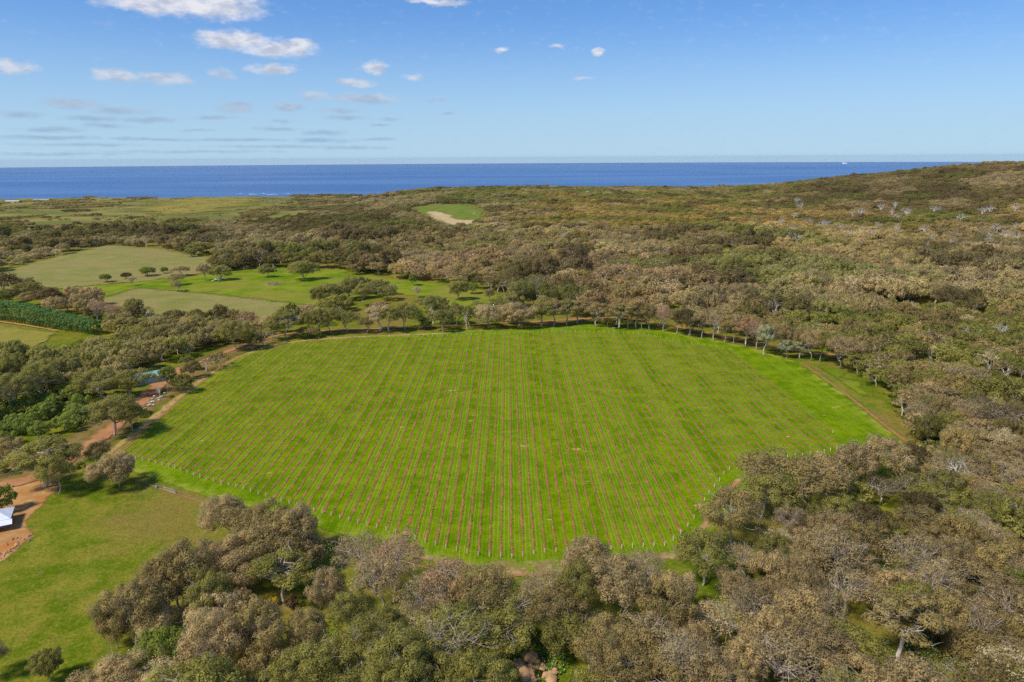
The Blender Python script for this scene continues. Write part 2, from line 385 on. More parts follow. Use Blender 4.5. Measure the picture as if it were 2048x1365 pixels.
m_heathg = grass_field('green_heath', lin(104, 122, 46), lin(128, 136, 60), lin(120, 122, 60), es=0.012, ew=0.7)
VA = [(-60,562),(0,543),(110,514),(210,490),(330,499),(440,520),(425,545),(310,562),(105,581),(-60,583)]
VB = [(185,602),(275,576),(420,588),(560,604),(660,618),(600,645),(420,652),(280,640)]
VC = [(-80,652),(0,650),(120,666),(80,700),(0,712),(-80,712)]
PADS = [[(60,588),(110,578),(310,560),(420,545),(560,535),(700,540),(720,580),(690,620),(560,606),(420,590),(275,578),(190,602)],
        [(690,548),(760,553),(900,570),(1000,585),(1020,610),(940,640),(860,600),(760,586),(700,575)],
        [(1320,620),(1365,626),(1365,650),(1330,645)], [(1600,722),(1680,735),(1740,760),(1800,840),(1830,890),(1815,884),(1700,790)]]
sheet('vine_field', VA, 12.0, 0.4, m_vA, 8.0, 0.6); sheet('vine_field', VB, 9.0, 0.35, m_vA, 8.0, 0.6); sheet('vine_field', VC, 8.0, 0.35, m_vC, 5.0, 0.5)
for pd in PADS: sheet('paddock', pd, 9.0, 0.2, m_pad, 12.0, 0.8)
HEATH = [[(170,420),(300,398),(420,389),(540,392),(600,400),(480,430),(380,440),(230,436)], [(60,455),(150,448),(150,462),(50,470)], [(270,452),(330,450),(335,458),(280,460)]]
sheet('heath', HEATH[0], 40.0, 1.2, m_heath, 160.0, 14.0)
HX = [[(-40,398),(60,393),(150,392),(170,399),(60,404),(-40,406)],[(100,388),(240,386),(420,384),(560,388),(520,394),(330,394),(140,393)],[(-40,428),(60,418),(130,420),(120,430),(0,436)],[(120,437),(230,430),(260,438),(150,446)],[(330,446),(420,440),(520,436),(540,446),(420,452)]]
for q_, mm in zip(HX, (m_heath, m_heathg, m_heathg, m_heath, m_heath)): sheet('heath', q_, 40.0, 1.6, mm, 110.0, 12.0); sheet('heath', HEATH[1], 18.0, 0.9, m_heath, 20.0, 2.0); sheet('heath', HEATH[2], 18.0, 0.9, m_heath, 20.0, 2.0)
QUARRY = [(815,418),(860,409),(945,409),(976,424),(974,446),(935,458),(868,456),(846,438)]
sheet('clearing', QUARRY, 12.0, 0.5, m_heathg, 14.0, 1.5)
sheet('sand_patch', [(840,424),(880,422),(915,432),(900,446),(858,442)], 9.0, 0.7, m_sand, 16.0, 1.5)
sheet('sand_patch', [(935,424),(962,422),(966,432),(940,434)], 9.0, 0.7, m_sand, 16.0, 1.5)
sheet('sand_patch', [(850,430),(895,432),(930,440),(960,436),(962,450),(905,456),(880,448)], 9.0, 0.8, m_sand, 16.0, 1.5)
sheet('clearing', [(1014,449),(1035,443),(1040,448),(1020,455)], 8.0, 0.5, m_pad, 8.0, 1.0)
# roads and tracks
ROADPX = [(-60,992),(0,977),(80,957),(150,916),(215,868),(270,818),(305,778),(335,748),(390,728),(450,706),(520,682),(580,668),(680,661),(820,656),(960,650),(1100,643),(1230,637),(1340,652),(1480,682),(1600,704),(1700,714),(1850,740),(2000,772),(2100,796)]
m_verge = dirt_mat('dry_verge', lin(150, 124, 74), lin(128, 108, 58), 0.7, 0.22, 0.40)
sheet('dry_verge', [(60,1000),(150,968),(262,886),(372,792),(480,716),(560,688),(600,676),(540,670),(440,690),(330,735),(270,780),(170,840),(60,900),(-60,930),(-60,1000)], 5.0, 0.06, m_verge, 9.0, 0.6)
_, ROAD = ribbon('gravel_road', ROADPX, 6.5, 0.30, m_red, 4.0)
ribbon('gravel_road', [(-60,988),(0,973),(80,953),(150,913),(215,866),(270,816),(305,778)], 11.0, 0.34, m_red, 4.0)
sheet('gravel_yard', [(285,800),(296,760),(318,742),(352,736),(378,742),(345,768),(318,796)], 4.0, 0.36, m_red, 3.0, 0.4)
ribbon('perimeter_track', [(212,912),(330,818),(400,764),(480,714),(560,689),(650,678.5),(760,672.5),(900,667)], 7.5, 0.12, m_tan, 3.0)
ribbon('perimeter_track', [(880,668),(960,663),(1060,659),(1160,656),(1240,657),(1320,668)], 4.0, 0.12, m_tan2, 3.0)
ribbon('stock_path', [(200,930),(262,884),(318,836),(372,790),(440,738),(480,714)], 1.6, 0.14, m_path, 2.0)
_, P_BOT = ribbon('stock_path', [(268,960),(330,981),(420,1010),(520,1042),(640,1078),(720,1100),(830,1130),(940,1158),(1010,1154),(1080,1148),(1160,1150)], 1.3, 0.14, m_path, 2.0)
_, P_RGT = ribbon('stock_path', [(1605,728),(1640,752),(1700,796),(1760,844),(1822,892)], 1.7, 0.14, m_path, 2.0)
sheet('worn_turf', [(690,1058),(850,1094),(950,1114),(1100,1108),(1300,1098),(1395,1062),(1425,1100),(1340,1132),(1180,1152),(1000,1168),(880,1142),(760,1112)], 3.0, 0.09, m_tan2, 5.0, 0.3)
ribbon('headland_track', [(830,1108),(930,1132),(1040,1136),(1160,1130),(1300,1120),(1375,1105),(1412,1050),(1455,985),(1490,952),(1540,945)], 5.0, 0.12, m_tan2, 2.0)
ribbon('headland_track', [(1360,1112),(1400,1068),(1432,1012),(1480,958)], 2.6, 0.16, m_yard, 2.0)
ribbon('gravel_road', [(-60,556),(0,538),(110,508),(205,487),(235,485)], 5.0, 0.45, m_tan, 8.0)
ribbon('gravel_road', [(95,585),(200,568),(310,551)], 3.0, 0.5, m_path, 8.0)
ribbon('gravel_road', [(-40,640),(40,650),(120,664)], 4.0, 0.5, m_yard, 6.0)
ribbon('gravel_road', [(1860,655),(1950,560),(2060,556)][1:], 5.0, 0.6, m_tan, 10.0)
sheet('sandy_yard', [(-80,1180),(-80,975),(0,972),(60,958),(120,952),(135,975),(108,1000),(84,1020),(72,1045),(86,1072),(46,1105),(0,1136)], 3.0, 0.08, m_yard, 4.5, 0.5)
sheet('gravel_yard', [(-80,1125),(-80,1090),(0,1090),(40,1078),(45,1092),(0,1116)], 2.0, 0.14, m_orange, 1.5, 0.1)
sheet('bare_patch', [(90,975),(140,962),(190,966),(195,990),(150,1000),(100,992)], 2.5, 0.10, m_sand, 8.0, 0.3)
for (x, y, r) in [(75,1120,16),(110,1142,10),(42,1130,16),(300,1075,8),(265,1058,10),(120,1122,12),(70,1138,18),(205,1065,10)]:
    sheet('bare_patch', [(x + r * math.cos(a) * rng.uniform(.6, 1.2), y + .6 * r * math.sin(a) * rng.uniform(.6, 1.2)) for a in np.arange(0, 6.2, .7)], 1.5, 0.10, m_sand, 4.0, 0.2)
# ------------------------------------------------------------------ tree building
class MB:
    def __init__(s): s.V = []; s.F = []; s.n = 0
    def add(s, V, Fc):
        s.V.append(np.asarray(V, float)); s.F += [tuple(i + s.n for i in f) for f in Fc]; s.n += len(V)
    def tube(s, pts, rad, k=5, cap=True):
        P_ = np.asarray(pts, float); n = len(P_); T = np.gradient(P_, axis=0); T /= np.linalg.norm(T, axis=1)[:, None] + 1e-9
        ref = np.array([0.31, 0.17, 0.93]) if abs(T[0, 2]) < 0.9 else np.array([1.0, 0.1, 0.0])
        A = np.cross(T, ref); A /= np.linalg.norm(A, axis=1)[:, None] + 1e-9; B = np.cross(T, A)
        th = np.arange(k) * 2 * math.pi / k
        V = (P_[:, None, :] + (np.asarray(rad)[:, None, None]) * (np.cos(th)[None, :, None] * A[:, None, :] + np.sin(th)[None, :, None] * B[:, None, :])).reshape(-1, 3)
        Fc = [(i * k + j, i * k + (j + 1) % k, (i + 1) * k + (j + 1) % k, (i + 1) * k + j) for i in range(n - 1) for j in range(k)]
        if cap: Fc += [tuple(range(k))[::-1], tuple((n - 1) * k + j for j in range(k))]
        s.add(V, Fc)
    def box(s, c, d, rz=0.0):
        c = np.asarray(c, float); d = np.asarray(d, float) / 2
        v = np.array([(x, y, z) for x in (-1, 1) for y in (-1, 1) for z in (-1, 1)]) * d
        if rz: v = v @ np.array([[math.cos(rz), math.sin(rz), 0], [-math.sin(rz), math.cos(rz), 0], [0, 0, 1]])
        s.add(v + c, [(0, 1, 3, 2), (4, 6, 7, 5), (0, 4, 5, 1), (2, 3, 7, 6), (0, 2, 6, 4), (1, 5, 7, 3)])
    def obj(s, name, mats, parent=None, smooth=False): return mesh_obj(name, np.concatenate(s.V), s.F, mats, parent, smooth)

def curve(a, b, bend, r, n=5):
    u = np.linspace(0, 1, n)[:, None]; a = np.asarray(a, float); b = np.asarray(b, float)
    mid = r.normal(0, 1, 3) * bend; w = r.normal(0, 0.28, (n, 3)) * bend; w[0] = w[-1] = 0
    return a + (b - a) * u + mid * (4 * u * (1 - u)) + w

def make_tree(seed, H, Rr, fork, nclump, nleaf, leaf, style='gum', lod=0, rc=0.30, flat=0.72, low=0.0):
    """returns wood (V,F) and leaves (V,F,normals,v) of one tree of height H and crown radius Rr"""
    r = np.random.default_rng(seed); wood = MB(); sides = 6 if lod == 0 else 4
    lean = r.normal(0, 0.05 * H, 2); fk = np.array([lean[0], lean[1], fork * H]); r0 = 0.021 * H * (0.8 if lod else 1) * (2.1 if style == 'dead' else 1)
    cz = (0.56 + 0.06 * r.random()) * H; topr = H - cz
    # clump centres over an uneven dome
    C = []; tries = 0; off = r.normal(0, 0.12, 2) * Rr
    ph = r.random(4) * 6.28
    while len(C) < nclump and tries < nclump * 40:
        tries += 1
        th = r.random() * 2 * math.pi; s_ = r.uniform(-0.22 - low, 1.0); q = math.sqrt(max(0, 1 - s_ * s_)); k = r.uniform(0.62, 0.92)
        wob = 1 + 0.18 * math.sin(2 * th + ph[0]) + 0.13 * math.sin(3 * th + ph[1])
        c = np.array([Rr * q * k * wob * math.cos(th) + off[0], Rr * q * k * wob * math.sin(th) + off[1], cz + topr * s_ * k * (0.9 if s_ > 0 else 1.0)])
        if all(np.linalg.norm((c - d) * (1, 1, 1.2)) > Rr * rc * 0.85 for d in C): C.append(c)
    C = np.array(C) if C else np.zeros((0, 3))
    # limbs
    nl = r.integers(3, 6); limbs = []
    wood.tube(curve((0, 0, -0.4), fk, 0.03 * H, r, 5), np.linspace(r0 * 1.25, r0 * 0.85, 5), sides)
    a0 = r.random() * 6.28
    for i in range(nl):
        a = a0 + i * 6.283 / nl + r.normal(0, 0.3); rr = Rr * r.uniform(0.25, 0.5)
        e = np.array([fk[0] + rr * math.cos(a), fk[1] + rr * math.sin(a), H * r.uniform(0.55, 0.74)])
        pts = curve(fk, e, 0.05 * H, r, 6); limbs.append(pts); wood.tube(pts, np.linspace(r0 * 0.72, r0 * 0.34, 6), sides)
    for c in C:
        best = min(((np.linalg.norm(l[k] - c) + 0.3 * k * 0, li, k) for li, l in enumerate(limbs) for k in (2, 3, 4, 5)), key=lambda x: x[0])
        st = limbs[best[1]][best[2]]; pts = curve(st, c, 0.055 * Rr, r, 4 if lod else 5)
        wood.tube(pts, np.linspace(r0 * 0.30, r0 * 0.10, len(pts)), 3 if lod else 4, False)
        for _ in range(0 if lod else (4 if style != 'dead' else 5)):
            d = r.normal(0, 1, 3); d[2] = abs(d[2]) * 0.8; d /= np.linalg.norm(d)
            L_ = Rr * rc * (r.uniform(0.7, 1.1) if style != 'dead' else r.uniform(0.8, 1.7))
            wood.tube(curve(pts[r.integers(2, len(pts))], c + d * L_, 0.05 * Rr, r, 4), np.linspace(r0 * 0.10, r0 * 0.035, 4), 3, False)
    if lod == 0 and style != 'dead' and low < .5:      # bare crooked limbs that break through the crown
        for _ in range(26 if nleaf < 250 else 16):
            l = limbs[r.integers(len(limbs))]; a = r.random() * 6.28; el2 = r.uniform(-.1, .9); d = np.array([math.cos(a) * math.cos(el2), math.sin(a) * math.cos(el2), math.sin(el2)])
            st = l[r.integers(1, 5)]; en = np.array([0, 0, cz]) + d * (Rr, Rr, topr) * r.uniform(.8, 1.02); pts = curve(st, en, .09 * Rr, r, 7); wood.tube(pts, np.linspace(r0 * .36, r0 * .12, 7), 4, False)
            for _k in range(4):
                b0 = pts[r.integers(3, 7)]; wood.tube(curve(b0, b0 + d * Rr * .12 + r.normal(0, .16, 3) * Rr, .04 * Rr, r, 4), np.linspace(r0 * .08, r0 * .03, 4), 3, False)
    LV = []; LN = []; LF = []; Lv = []
    if nleaf:
        for c in C:
            rad = Rr * rc * r.uniform(0.75, 1.2); cv = r.random(); m_ = int(nleaf * r.uniform(0.75, 1.25))
            d = r.normal(0, 1, (m_ * 2, 3)); d /= np.linalg.norm(d, axis=1)[:, None]
            d = d[d[:, 2] > -0.45 - 0.25 * r.random(len(d))][:m_]; m_ = len(d)
            lob = 1 + 0.22 * np.sin(d[:, 0] * 5 + cv * 9) * np.sin(d[:, 1] * 5 + cv * 5)
            sh = np.where(r.random(m_) < 0.7, r.uniform(0.82, 1.05, m_), r.uniform(0.45, 0.85, m_)) * lob
            pos = c + d * (rad * sh)[:, None] * (1, 1, flat)
            nn = d * (1, 1, 1.25) + r.normal(0, 0.55, (m_, 3)); nn /= np.linalg.norm(nn, axis=1)[:, None]
            nn *= np.sign((nn * d).sum(1))[:, None]
            ax = np.cross(nn, r.normal(0, 1, (m_, 3))); ax /= np.linalg.norm(ax, axis=1)[:, None]; bx = np.cross(nn, ax)
            sz = leaf * r.uniform(0.6, 1.35, m_)[:, None]; el_ = r.uniform(0.5, 0.9, m_)[:, None]
            q = np.stack([pos - ax * sz, pos - bx * sz * el_, pos + ax * sz, pos + bx * sz * el_], 1)   # diamond
            sn = d * 0.8 + nn * 0.35 + (0, 0, 0.15); sn /= np.linalg.norm(sn, axis=1)[:, None]
            b = len(LV) and sum(len(v) for v in LV) or 0
            LV.append(q.reshape(-1, 3)); LN.append(np.repeat(sn, 4, 0)); LF.append(np.arange(m_ * 4).reshape(-1, 4) + b)
            Lv.append(np.repeat(0.6 * cv + 0.4 * r.random(m_), 4))
    W_ = (np.concatenate(wood.V), wood.F)
    if not LV: return W_, None
    return W_, (np.concatenate(LV), [tuple(f) for f in np.concatenate(LF).tolist()], np.concatenate(LN), np.concatenate(Lv))

def leaf_mesh(name, Lf, mat):
    V, Fc, N_, v = Lf
    me = bpy.data.meshes.new(name); me.from_pydata(V.tolist(), [], Fc); me.materials.append(mat)
    me.polygons.foreach_set('use_smooth', [True] * len(Fc)); me.update()
    me.normals_split_custom_set_from_vertices(N_.tolist()); fattr(me, 'v', v); return me

def wood_mesh(name, Wd, mat):
    me = bpy.data.meshes.new(name); me.from_pydata(Wd[0].tolist(), [], Wd[1]); me.materials.append(mat)
    me.polygons.foreach_set('use_smooth', [True] * len(Wd[1])); me.update(); return me

m_leaf, t = new_mat('leaves')
tint = t.mix(1.0, t.attr('tint', 'INSTANCER', 'Color'), (1.12, 1.11, 1.04), 'MULTIPLY'); v = t.attr('v')
c = t.mix(t.ramp(v, 0.0, 1.0), t.mix(1.0, tint, (0.82, 0.84, 0.80), 'MULTIPLY'), t.mix(1.0, tint, (1.18, 1.16, 1.10), 'MULTIPLY'))
c = t.mix(t.math('MULTIPLY', t.ramp(t.noise(t.pos(), 1.1, 3, .6), 0.45, 0.75), 0.30), c, lin(128, 104, 62))
dfn = t.new('ShaderNodeBsdfDiffuse'); t.put(dfn.inputs[0], c); tl = t.new('ShaderNodeBsdfTranslucent'); t.put(tl.inputs[0], c)
mx = t.new('ShaderNodeMixShader'); mx.inputs[0].default_value = 0.50; t.put(mx.inputs[1], dfn.outputs[0]); t.put(mx.inputs[2], tl.outputs[0])
t.put(t.out.inputs[0], mx.outputs[0])
def bark(name, a, b):
    m, t = new_mat(name); p = t.pos()
    c = t.mix(t.ramp(t.noise(t.vec('MULTIPLY', p, (2, 2, .5)), 1.2, 4, .65), .35, .65), a, b); diffuse(t, c, .9, .1); return m
m_bark = bark('grey_bark', lin(156, 140, 120), lin(200, 186, 168))
m_white = bark('white_bark', lin(186, 172, 152), lin(222, 212, 198))
m_dark = bark('dark_bark', lin(74, 58, 48), lin(100, 82, 68))
m_deadwood = bark('bleached_wood', lin(190, 180, 166), lin(224, 216, 204))

NEAR = {}   # style -> list of (wood mesh, leaf mesh, H, R)
def add_proto(kind, k, *a, bk=None, **kw):
    Wd, Lf = make_tree(*a, **kw)
    w = wood_mesh(kind + '_wood', Wd, bk or m_bark); l = leaf_mesh(kind + '_leaves', Lf, m_leaf) if Lf else None
    NEAR.setdefault(kind, []).append((w, l, a[1], a[2]))
for k in range(4): add_proto('gum', k, 11 + k, 12.0, 6.2, 0.30, 34, 330, 0.165, rc=0.265)
for k in range(4): add_proto('round', k, 31 + k, 9.0, 6.0, 0.16, 44, 330, 0.165, rc=0.24, low=0.35)
for k in range(3): add_proto('tall', k, 51 + k, 15.0, 5.0, 0.40, 26, 400, 0.17, rc=0.30, bk=m_white if k != 1 else m_bark)
for k in range(3): add_proto('sparse', k, 71 + k, 12.0, 5.0, 0.28, 26, 105, 0.15, rc=0.30)
for k in range(3): add_proto('dead', k, 91 + k, 11.0, 5.0, 0.25, 14, 0, 0.2, style='dead', bk=m_deadwood)
for k in range(3): add_proto('bush', k, 111 + k, 3.2, 2.3, 0.10, 26, 90, 0.15, rc=0.30, low=0.6)
FARP = []
def far_proto(a, kw, bk=m_bark):
    Wd, Lf = make_tree(*a, lod=1, **kw)
    me = leaf_mesh('far_tree', (np.concatenate([Wd[0], Lf[0]]), Wd[1] + [tuple(i + len(Wd[0]) for i in f) for f in Lf[1]],
        np.concatenate([np.tile((0., 0., 1.), (len(Wd[0]), 1)), Lf[2]]), np.concatenate([np.zeros(len(Wd[0])), Lf[3]])), m_leaf)
    me.materials.append(bk)
    me.polygons.foreach_set('material_index', [1] * len(Wd[1]) + [0] * len(Lf[1]))
    FARP.append((me, a[1], a[2]))
for k in range(3): far_proto((211 + k, 11.0, 6.2, 0.26, 26, 80, 0.38), dict(rc=0.30))
for k in range(2): far_proto((231 + k, 8.5, 6.0, 0.14, 30, 70, 0.38), dict(rc=0.27, low=0.35))
for k in range(2): far_proto((251 + k, 12.0, 4.6, 0.30, 18, 26, 0.34), dict(rc=0.33), m_white)
far_proto((271, 3.2, 2.4, 0.1, 14, 34, 0.26), dict(rc=0.38, low=0.6))
# ------------------------------------------------------------------ planting
TK = 2.0
PAL = {k: np.array(lin(*c, TK)) for k, c in dict(ob=(126,112,72), gb=(136,120,86), og=(116,112,58), gr=(98,106,44), dk=(84,74,46), pk=(142,114,88),
       bl=(130,130,98), gd=(152,126,66), pg=(152,138,104), bs=(106,116,50), db=(98,80,52), pine=(80,106,60), yl=(170,150,40)).items()}
PAL = {k: c * .98 + .02 * float(c @ (.25, .65, .10)) for k, c in PAL.items()}      # eucalypt greys
CW = dict(ob='olive-brown', gb='grey-brown', og='olive-green', gr='green', dk='dark olive', pk='pinkish-brown', bl='silvery', gd='golden-olive', pg='pale grey', bs='green', db='dark brown', pine='green', yl='yellowish')
TREES = []      # every single tree: dict(x,y,H,R,style,tint,label,group,name,cat,rz,lean)
def base_px(px, py):
    x, y = ground(px, py); return float(x[0]), float(y[0])
def put_tree(px, ytop, ybase, wpx, style='gum', col='ob', label=None, name='gum_tree', cat='tree', group=None, hmax=19.0):
    x, y = base_px(px, ybase); z = float(terrain(x, y))
    lo, hi = 0.5, 40.0
    for _ in range(30):
        mid = (lo + hi) / 2; _, yy, dep = project(x, y, z + mid)
        if yy < ytop: hi = mid
        else: lo = mid
    H = min(mid, hmax) * .95; R = wpx * float(project(x, y, z + H * .6)[2]) / F / 2 * .9
    if group and name == 'gum_tree':      # say how this one looks among its like
        k_ = CW[col]; st_ = dict(gum='', round='low-branching ', tall='bare-trunked ', sparse='thin-leaved ')[style]; hh_ = 'tall ' if H > 13.5 else ('short ' if H < 9.5 else ''); ww_ = 'broad ' if R > 7 else ('narrow ' if R < 5 else '')
        cut = label.split(' ', 1); words = [w_ for w_ in label.split(' ')]; i_ = next(i for i, w_ in enumerate(words) if w_ in ('gum', 'tree')); label = (hh_ + ww_ + st_ + k_ + ' ' + ' '.join(words[i_:]))
    TREES.append(dict(x=x, y=y, H=H, R=max(R, .3 * H if style != 'bush' else .5), style=style, tint=PAL[col] * rng.uniform(.9, 1.1), label=label, name=name, cat=cat, group=group))
CL = 'bush clump at the paddock corner below the vineyard'
for a in [(455,992,1088,112,'gum','gb','leftover'),(528,1002,1112,120,'gum','ob'),(592,1010,1118,112,'gum','gb'),(560,1032,1150,150,'gum','ob'),(500,1052,1162,130,'gum','gb'),
          (615,1065,1142,90,'round','gb'),(470,1105,1192,110,'gum','gb'),(436,1078,1160,64,'round','gb')]:
    put_tree(*a[:6], label='grey-brown domed gum tree in the ' + CL, group='gum trees in the corner clump')
put_tree(572,1092,1206,128,'tall','og', label='gum with bare forked white trunk standing in front of the corner clump')
for a in [(368,1090,1228,132,'gum','ob'),(330,1122,1245,112,'round','ob'),(282,1152,1292,132,'gum','ob'),(238,1195,1296,92,'round','ob'),(332,1205,1292,105,'gum','pg'),(412,1142,1254,112,'gum','og'),(442,1178,1268,100,'gum','pg'),(478,1182,1252,72,'round','gb')]:
    put_tree(*a[:6], label='brown-crowned gum tree in the isolated clump standing in the yellow-green paddock', group='gum trees in the paddock clump')
put_tree(102,1302,1364,66,'round','og', label='small round dark green tree alone on the paddock grass', name='round_tree')
put_tree(-6,1270,1352,70,'gum','gb', label='gum tree cut by the picture edge beside the open paddock')
put_tree(8,972,1024,56,'bush','gr', label='dense bright green shrub beside the red gravel road and white-roofed house', name='shrub', cat='shrub')
put_tree(236,905,975,96,'round','gb', label='low grey twiggy tree at the vineyard corner by the gate')
for a in [(662,1136,1238,84,'gum','gb'),(720,1066,1182,122,'sparse','gb'),(790,1060,1184,132,'sparse','pk'),(762,1100,1218,120,'sparse','gb'),(705,1172,1268,90,'gum','og'),(905,1122,1252,150,'sparse','pk'),(965,1132,1264,122,'gum','ob'),(858,1142,1272,120,'sparse','gb'),
          (1172,1076,1192,112,'gum','gb'),(1148,1112,1232,100,'gum','og'),(1242,1112,1244,142,'gum','gb'),(1100,1142,1234,112,'sparse','gb'),(1292,1092,1204,92,'sparse','gb'),(1332,1157,1274,112,'gum','ob'),
          (1462,978,1094,132,'gum','ob'),(1405,1056,1172,124,'gum','og'),(1562,902,1022,190,'gum','ob'),(1520,932,1034,132,'gum','og'),(1642,906,1014,112,'gum','gb'),(1742,866,964,122,'gum','gb'),(1702,882,984,100,'round','gb')]:
    put_tree(*a[:6], label='spreading grey-olive gum tree at the bush edge along the vineyard headland', group='gum trees on the near headland')
for a in [(90,868,976,125,'tall','og'),(118,905,988,70,'gum','og'),(228,785,870,116,'gum','og'),(262,808,862,60,'gum','og'),(210,735,800,100,'gum','og'),(35,742,830,90,'gum','og'),(90,720,805,80,'gum','og'),(262,735,792,80,'gum','og'),(160,880,925,30,'sparse','og')]:
    put_tree(*a[:6], label='pale-trunked olive gum tree beside the red gravel road', group='gum trees along the gravel road')
for a in [(335,728,782,46,'gum','gr'),(378,708,742,30,'gum','gr')]:
    put_tree(*a[:6], label='small bright green gum on the gravel verge by the vineyard', group='small green gums on the gravel verge')
put_tree(322,768,796,18,'dead','pg', label='little leafless white tree beside the grazing sheep', name='dead_tree')
for a in [(472,643,700,62,'gum','og'),(545,644,682,34,'gum','og'),(577,619,677,58,'tall','og'),(618,624,671,40,'gum','og'),(642,610,670,50,'gum','og'),(661,610,668,46,'gum','og'),(694,626,667,42,'gum','og'),(733,639,667,32,'gum','ob'),(758,610,664,50,'tall','pg'),(780,612,664,40,'tall','og'),
          (812,608,661,52,'gum','og'),(838,620,660,30,'gum','gr'),(854,641,659,26,'round','gr'),(885,624,657,50,'sparse','gb'),(913,610,650,46,'gum','og'),(940,618,655,30,'gum','og'),(977,615,657,56,'round','pg'),(1036,611,656,76,'round','gb'),(1082,586,653,50,'tall','og'),(1107,586,652,50,'tall','ob'),(1133,589,650,46,'tall','og'),(1153,593,648,44,'tall','ob'),
          (1194,600,654,42,'tall','ob'),(1216,612,655,30,'gum','ob'),(1236,591,658,56,'tall','ob'),(1254,600,656,40,'tall','og'),(1271,595,657,44,'tall','ob'),(1284,606,659,34,'gum','dk'),(1298,612,661,34,'gum','ob'),(1326,597,664,34,'sparse','pk'),(1352,612,668,36,'gum','ob'),
          (1378,618,673,46,'gum','dk'),(1402,625,677,40,'gum','gb'),(1426,622,681,44,'sparse','gb'),(1448,624,685,40,'gum','ob'),(1468,622,688,36,'gum','gb'),(1492,625,694,40,'tall','pk'),(1512,640,700,34,'sparse','pk'),(1560,630,706,52,'gum','ob'),(1604,640,712,44,'gum','ob'),(1622,640,722,50,'gum','gb'),(1640,660,724,40,'gum','og'),(1680,668,738,60,'gum','gb')]:
    put_tree(a[0], a[1] - 8, a[2], a[3] * 1.15, *a[4:6], label='slim gum in the long tree line between vineyard and gravel road', group='gum trees lining the far headland')
put_tree(1530,643,710,46,'tall','bl', label='silvery blue-green gum with several thin white trunks, tallest of its kind', name='blue_gum')
put_tree(1572,676,716,40,'tall','bl', label='low silvery blue-green gum with leaning white trunk in the tree line', name='blue_gum')
put_tree(1598,678,718,34,'tall','bl', label='low silvery blue-green gum close beside the track bend', name='blue_gum')
for i, a in enumerate([(214,547,565,27,'round','gr'),(253,545,559,22,'round','dk'),(265,551,572,19,'sparse','gb'),(294,534,553,36,'round','gr'),(328,534,548,18,'round','gr'),(353,545,571,36,'gum','gb'),(355,560,584,29,'gum','gb'),(362,530,553,40,'gum','gb'),(410,525,562,29,'gum','gb'),(442,530,561,46,'round','og'),(535,528,555,35,'round','og'),(608,512,561,64,'round','og'),(384,496,515,28,'round','og'),(700,545,600,60,'round','og'),(665,555,612,60,'round','og'),(640,570,615,40,'round','og'),(730,560,612,50,'gum','og'),
          (789,566,590,20,'sparse','gb'),(836,570,596,24,'sparse','pg'),(978,576,602,22,'round','gb'),(825,545,572,20,'round','gr'),(915,560,600,50,'round','og'),(945,565,588,28,'round','bs'),(1029,566,590,32,'round','bs')]):
    put_tree(*a[:6], label='paddock tree standing apart on the green pasture beyond the vineyard', group='single trees on the far pasture')
put_tree(1792,1178,1328,150,'tall','ob', label='gum with bare leaning brown-grey trunk over the lily clearing')
put_tree(1815,1060,1165,120,'sparse','gb', label='twiggy grey gum leaning over the grassy lily clearing')
for a in [(20,576,606,42,'gum','db'),(58,582,612,46,'gum','ob'),(94,572,618,56,'gum','db'),(134,590,624,36,'tall','dk'),(166,592,632,42,'gum','db'),(196,594,644,40,'sparse','pk'),(228,604,648,34,'sparse','pk')]:
    put_tree(*a[:6], label='gum tree standing behind the tall dark green windbreak hedge', group='gum trees behind the windbreak hedge')
for k in range(26):
    x = rng.uniform(-5, 185); yb = 905 - 0.28 * x - rng.uniform(0, 75)
    put_tree(x, yb - rng.uniform(26, 36), yb, rng.uniform(36, 52), 'bush', 'bs', label='rounded green shrub in the planted thicket beside the gravel road', name='shrub', cat='shrub', group='shrubs in the roadside thicket')
put_tree(545,1195,1212,26,'bush','yl', label='yellow-flowering bush at the foot of the white-trunked gum', name='shrub', cat='shrub')
put_tree(588,1190,1216,30,'bush','db', label='small dark bush at the foot of the white-trunked gum', name='shrub', cat='shrub')
DEADPX = [(1925,412,452,34),(1880,430,470,26),(1790,448,490,24),(1985,430,474,30),(2010,452,488,34),(1740,450,486,26),(1650,432,462,26),(1845,440,476,30),(1705,408,440,20),(1760,398,428,22),(1810,404,436,22),(1868,402,432,26),(1975,470,506,30),(2032,395,430,24),(1615,430,460,20),(1690,462,492,22),(1900,470,506,24),(1960,492,524,22),(1920,505,540,22),(1720,480,508,20),(1585,448,476,22),(1850,480,512,22),(1126,462,486,18),(1024,470,494,16),(1330,492,520,22),(1180,456,478,18),(1250,500,526,20),(1440,520,552,22),(1500,470,496,18),(1560,520,552,22),(1398,470,494,16),(1900,912,990,70),(1868,930,1000,50),(1480,590,636,24),(1545,596,640,20),(2000,640,690,30),(1925,650,700,26),(1760,600,640,24)]
for _ in range(26):
    a = rng.uniform(1560, 2040); b = 440 + rng.uniform(-30, 60) + (a - 1560) * .04; DEADPX.append((a, b - rng.uniform(22, 34), b, rng.uniform(14, 26)))
for a in DEADPX:
    put_tree(*a, style='dead', col='pg', label='bleached leafless dead tree rising above the grey-green woodland canopy', name='dead_tree', group='dead trees in the woodland')
put_tree(940,498,530,24,'sparse','pk', label='dead tree with orange-brown leaves above the dark woodland', name='dead_tree', hmax=22)

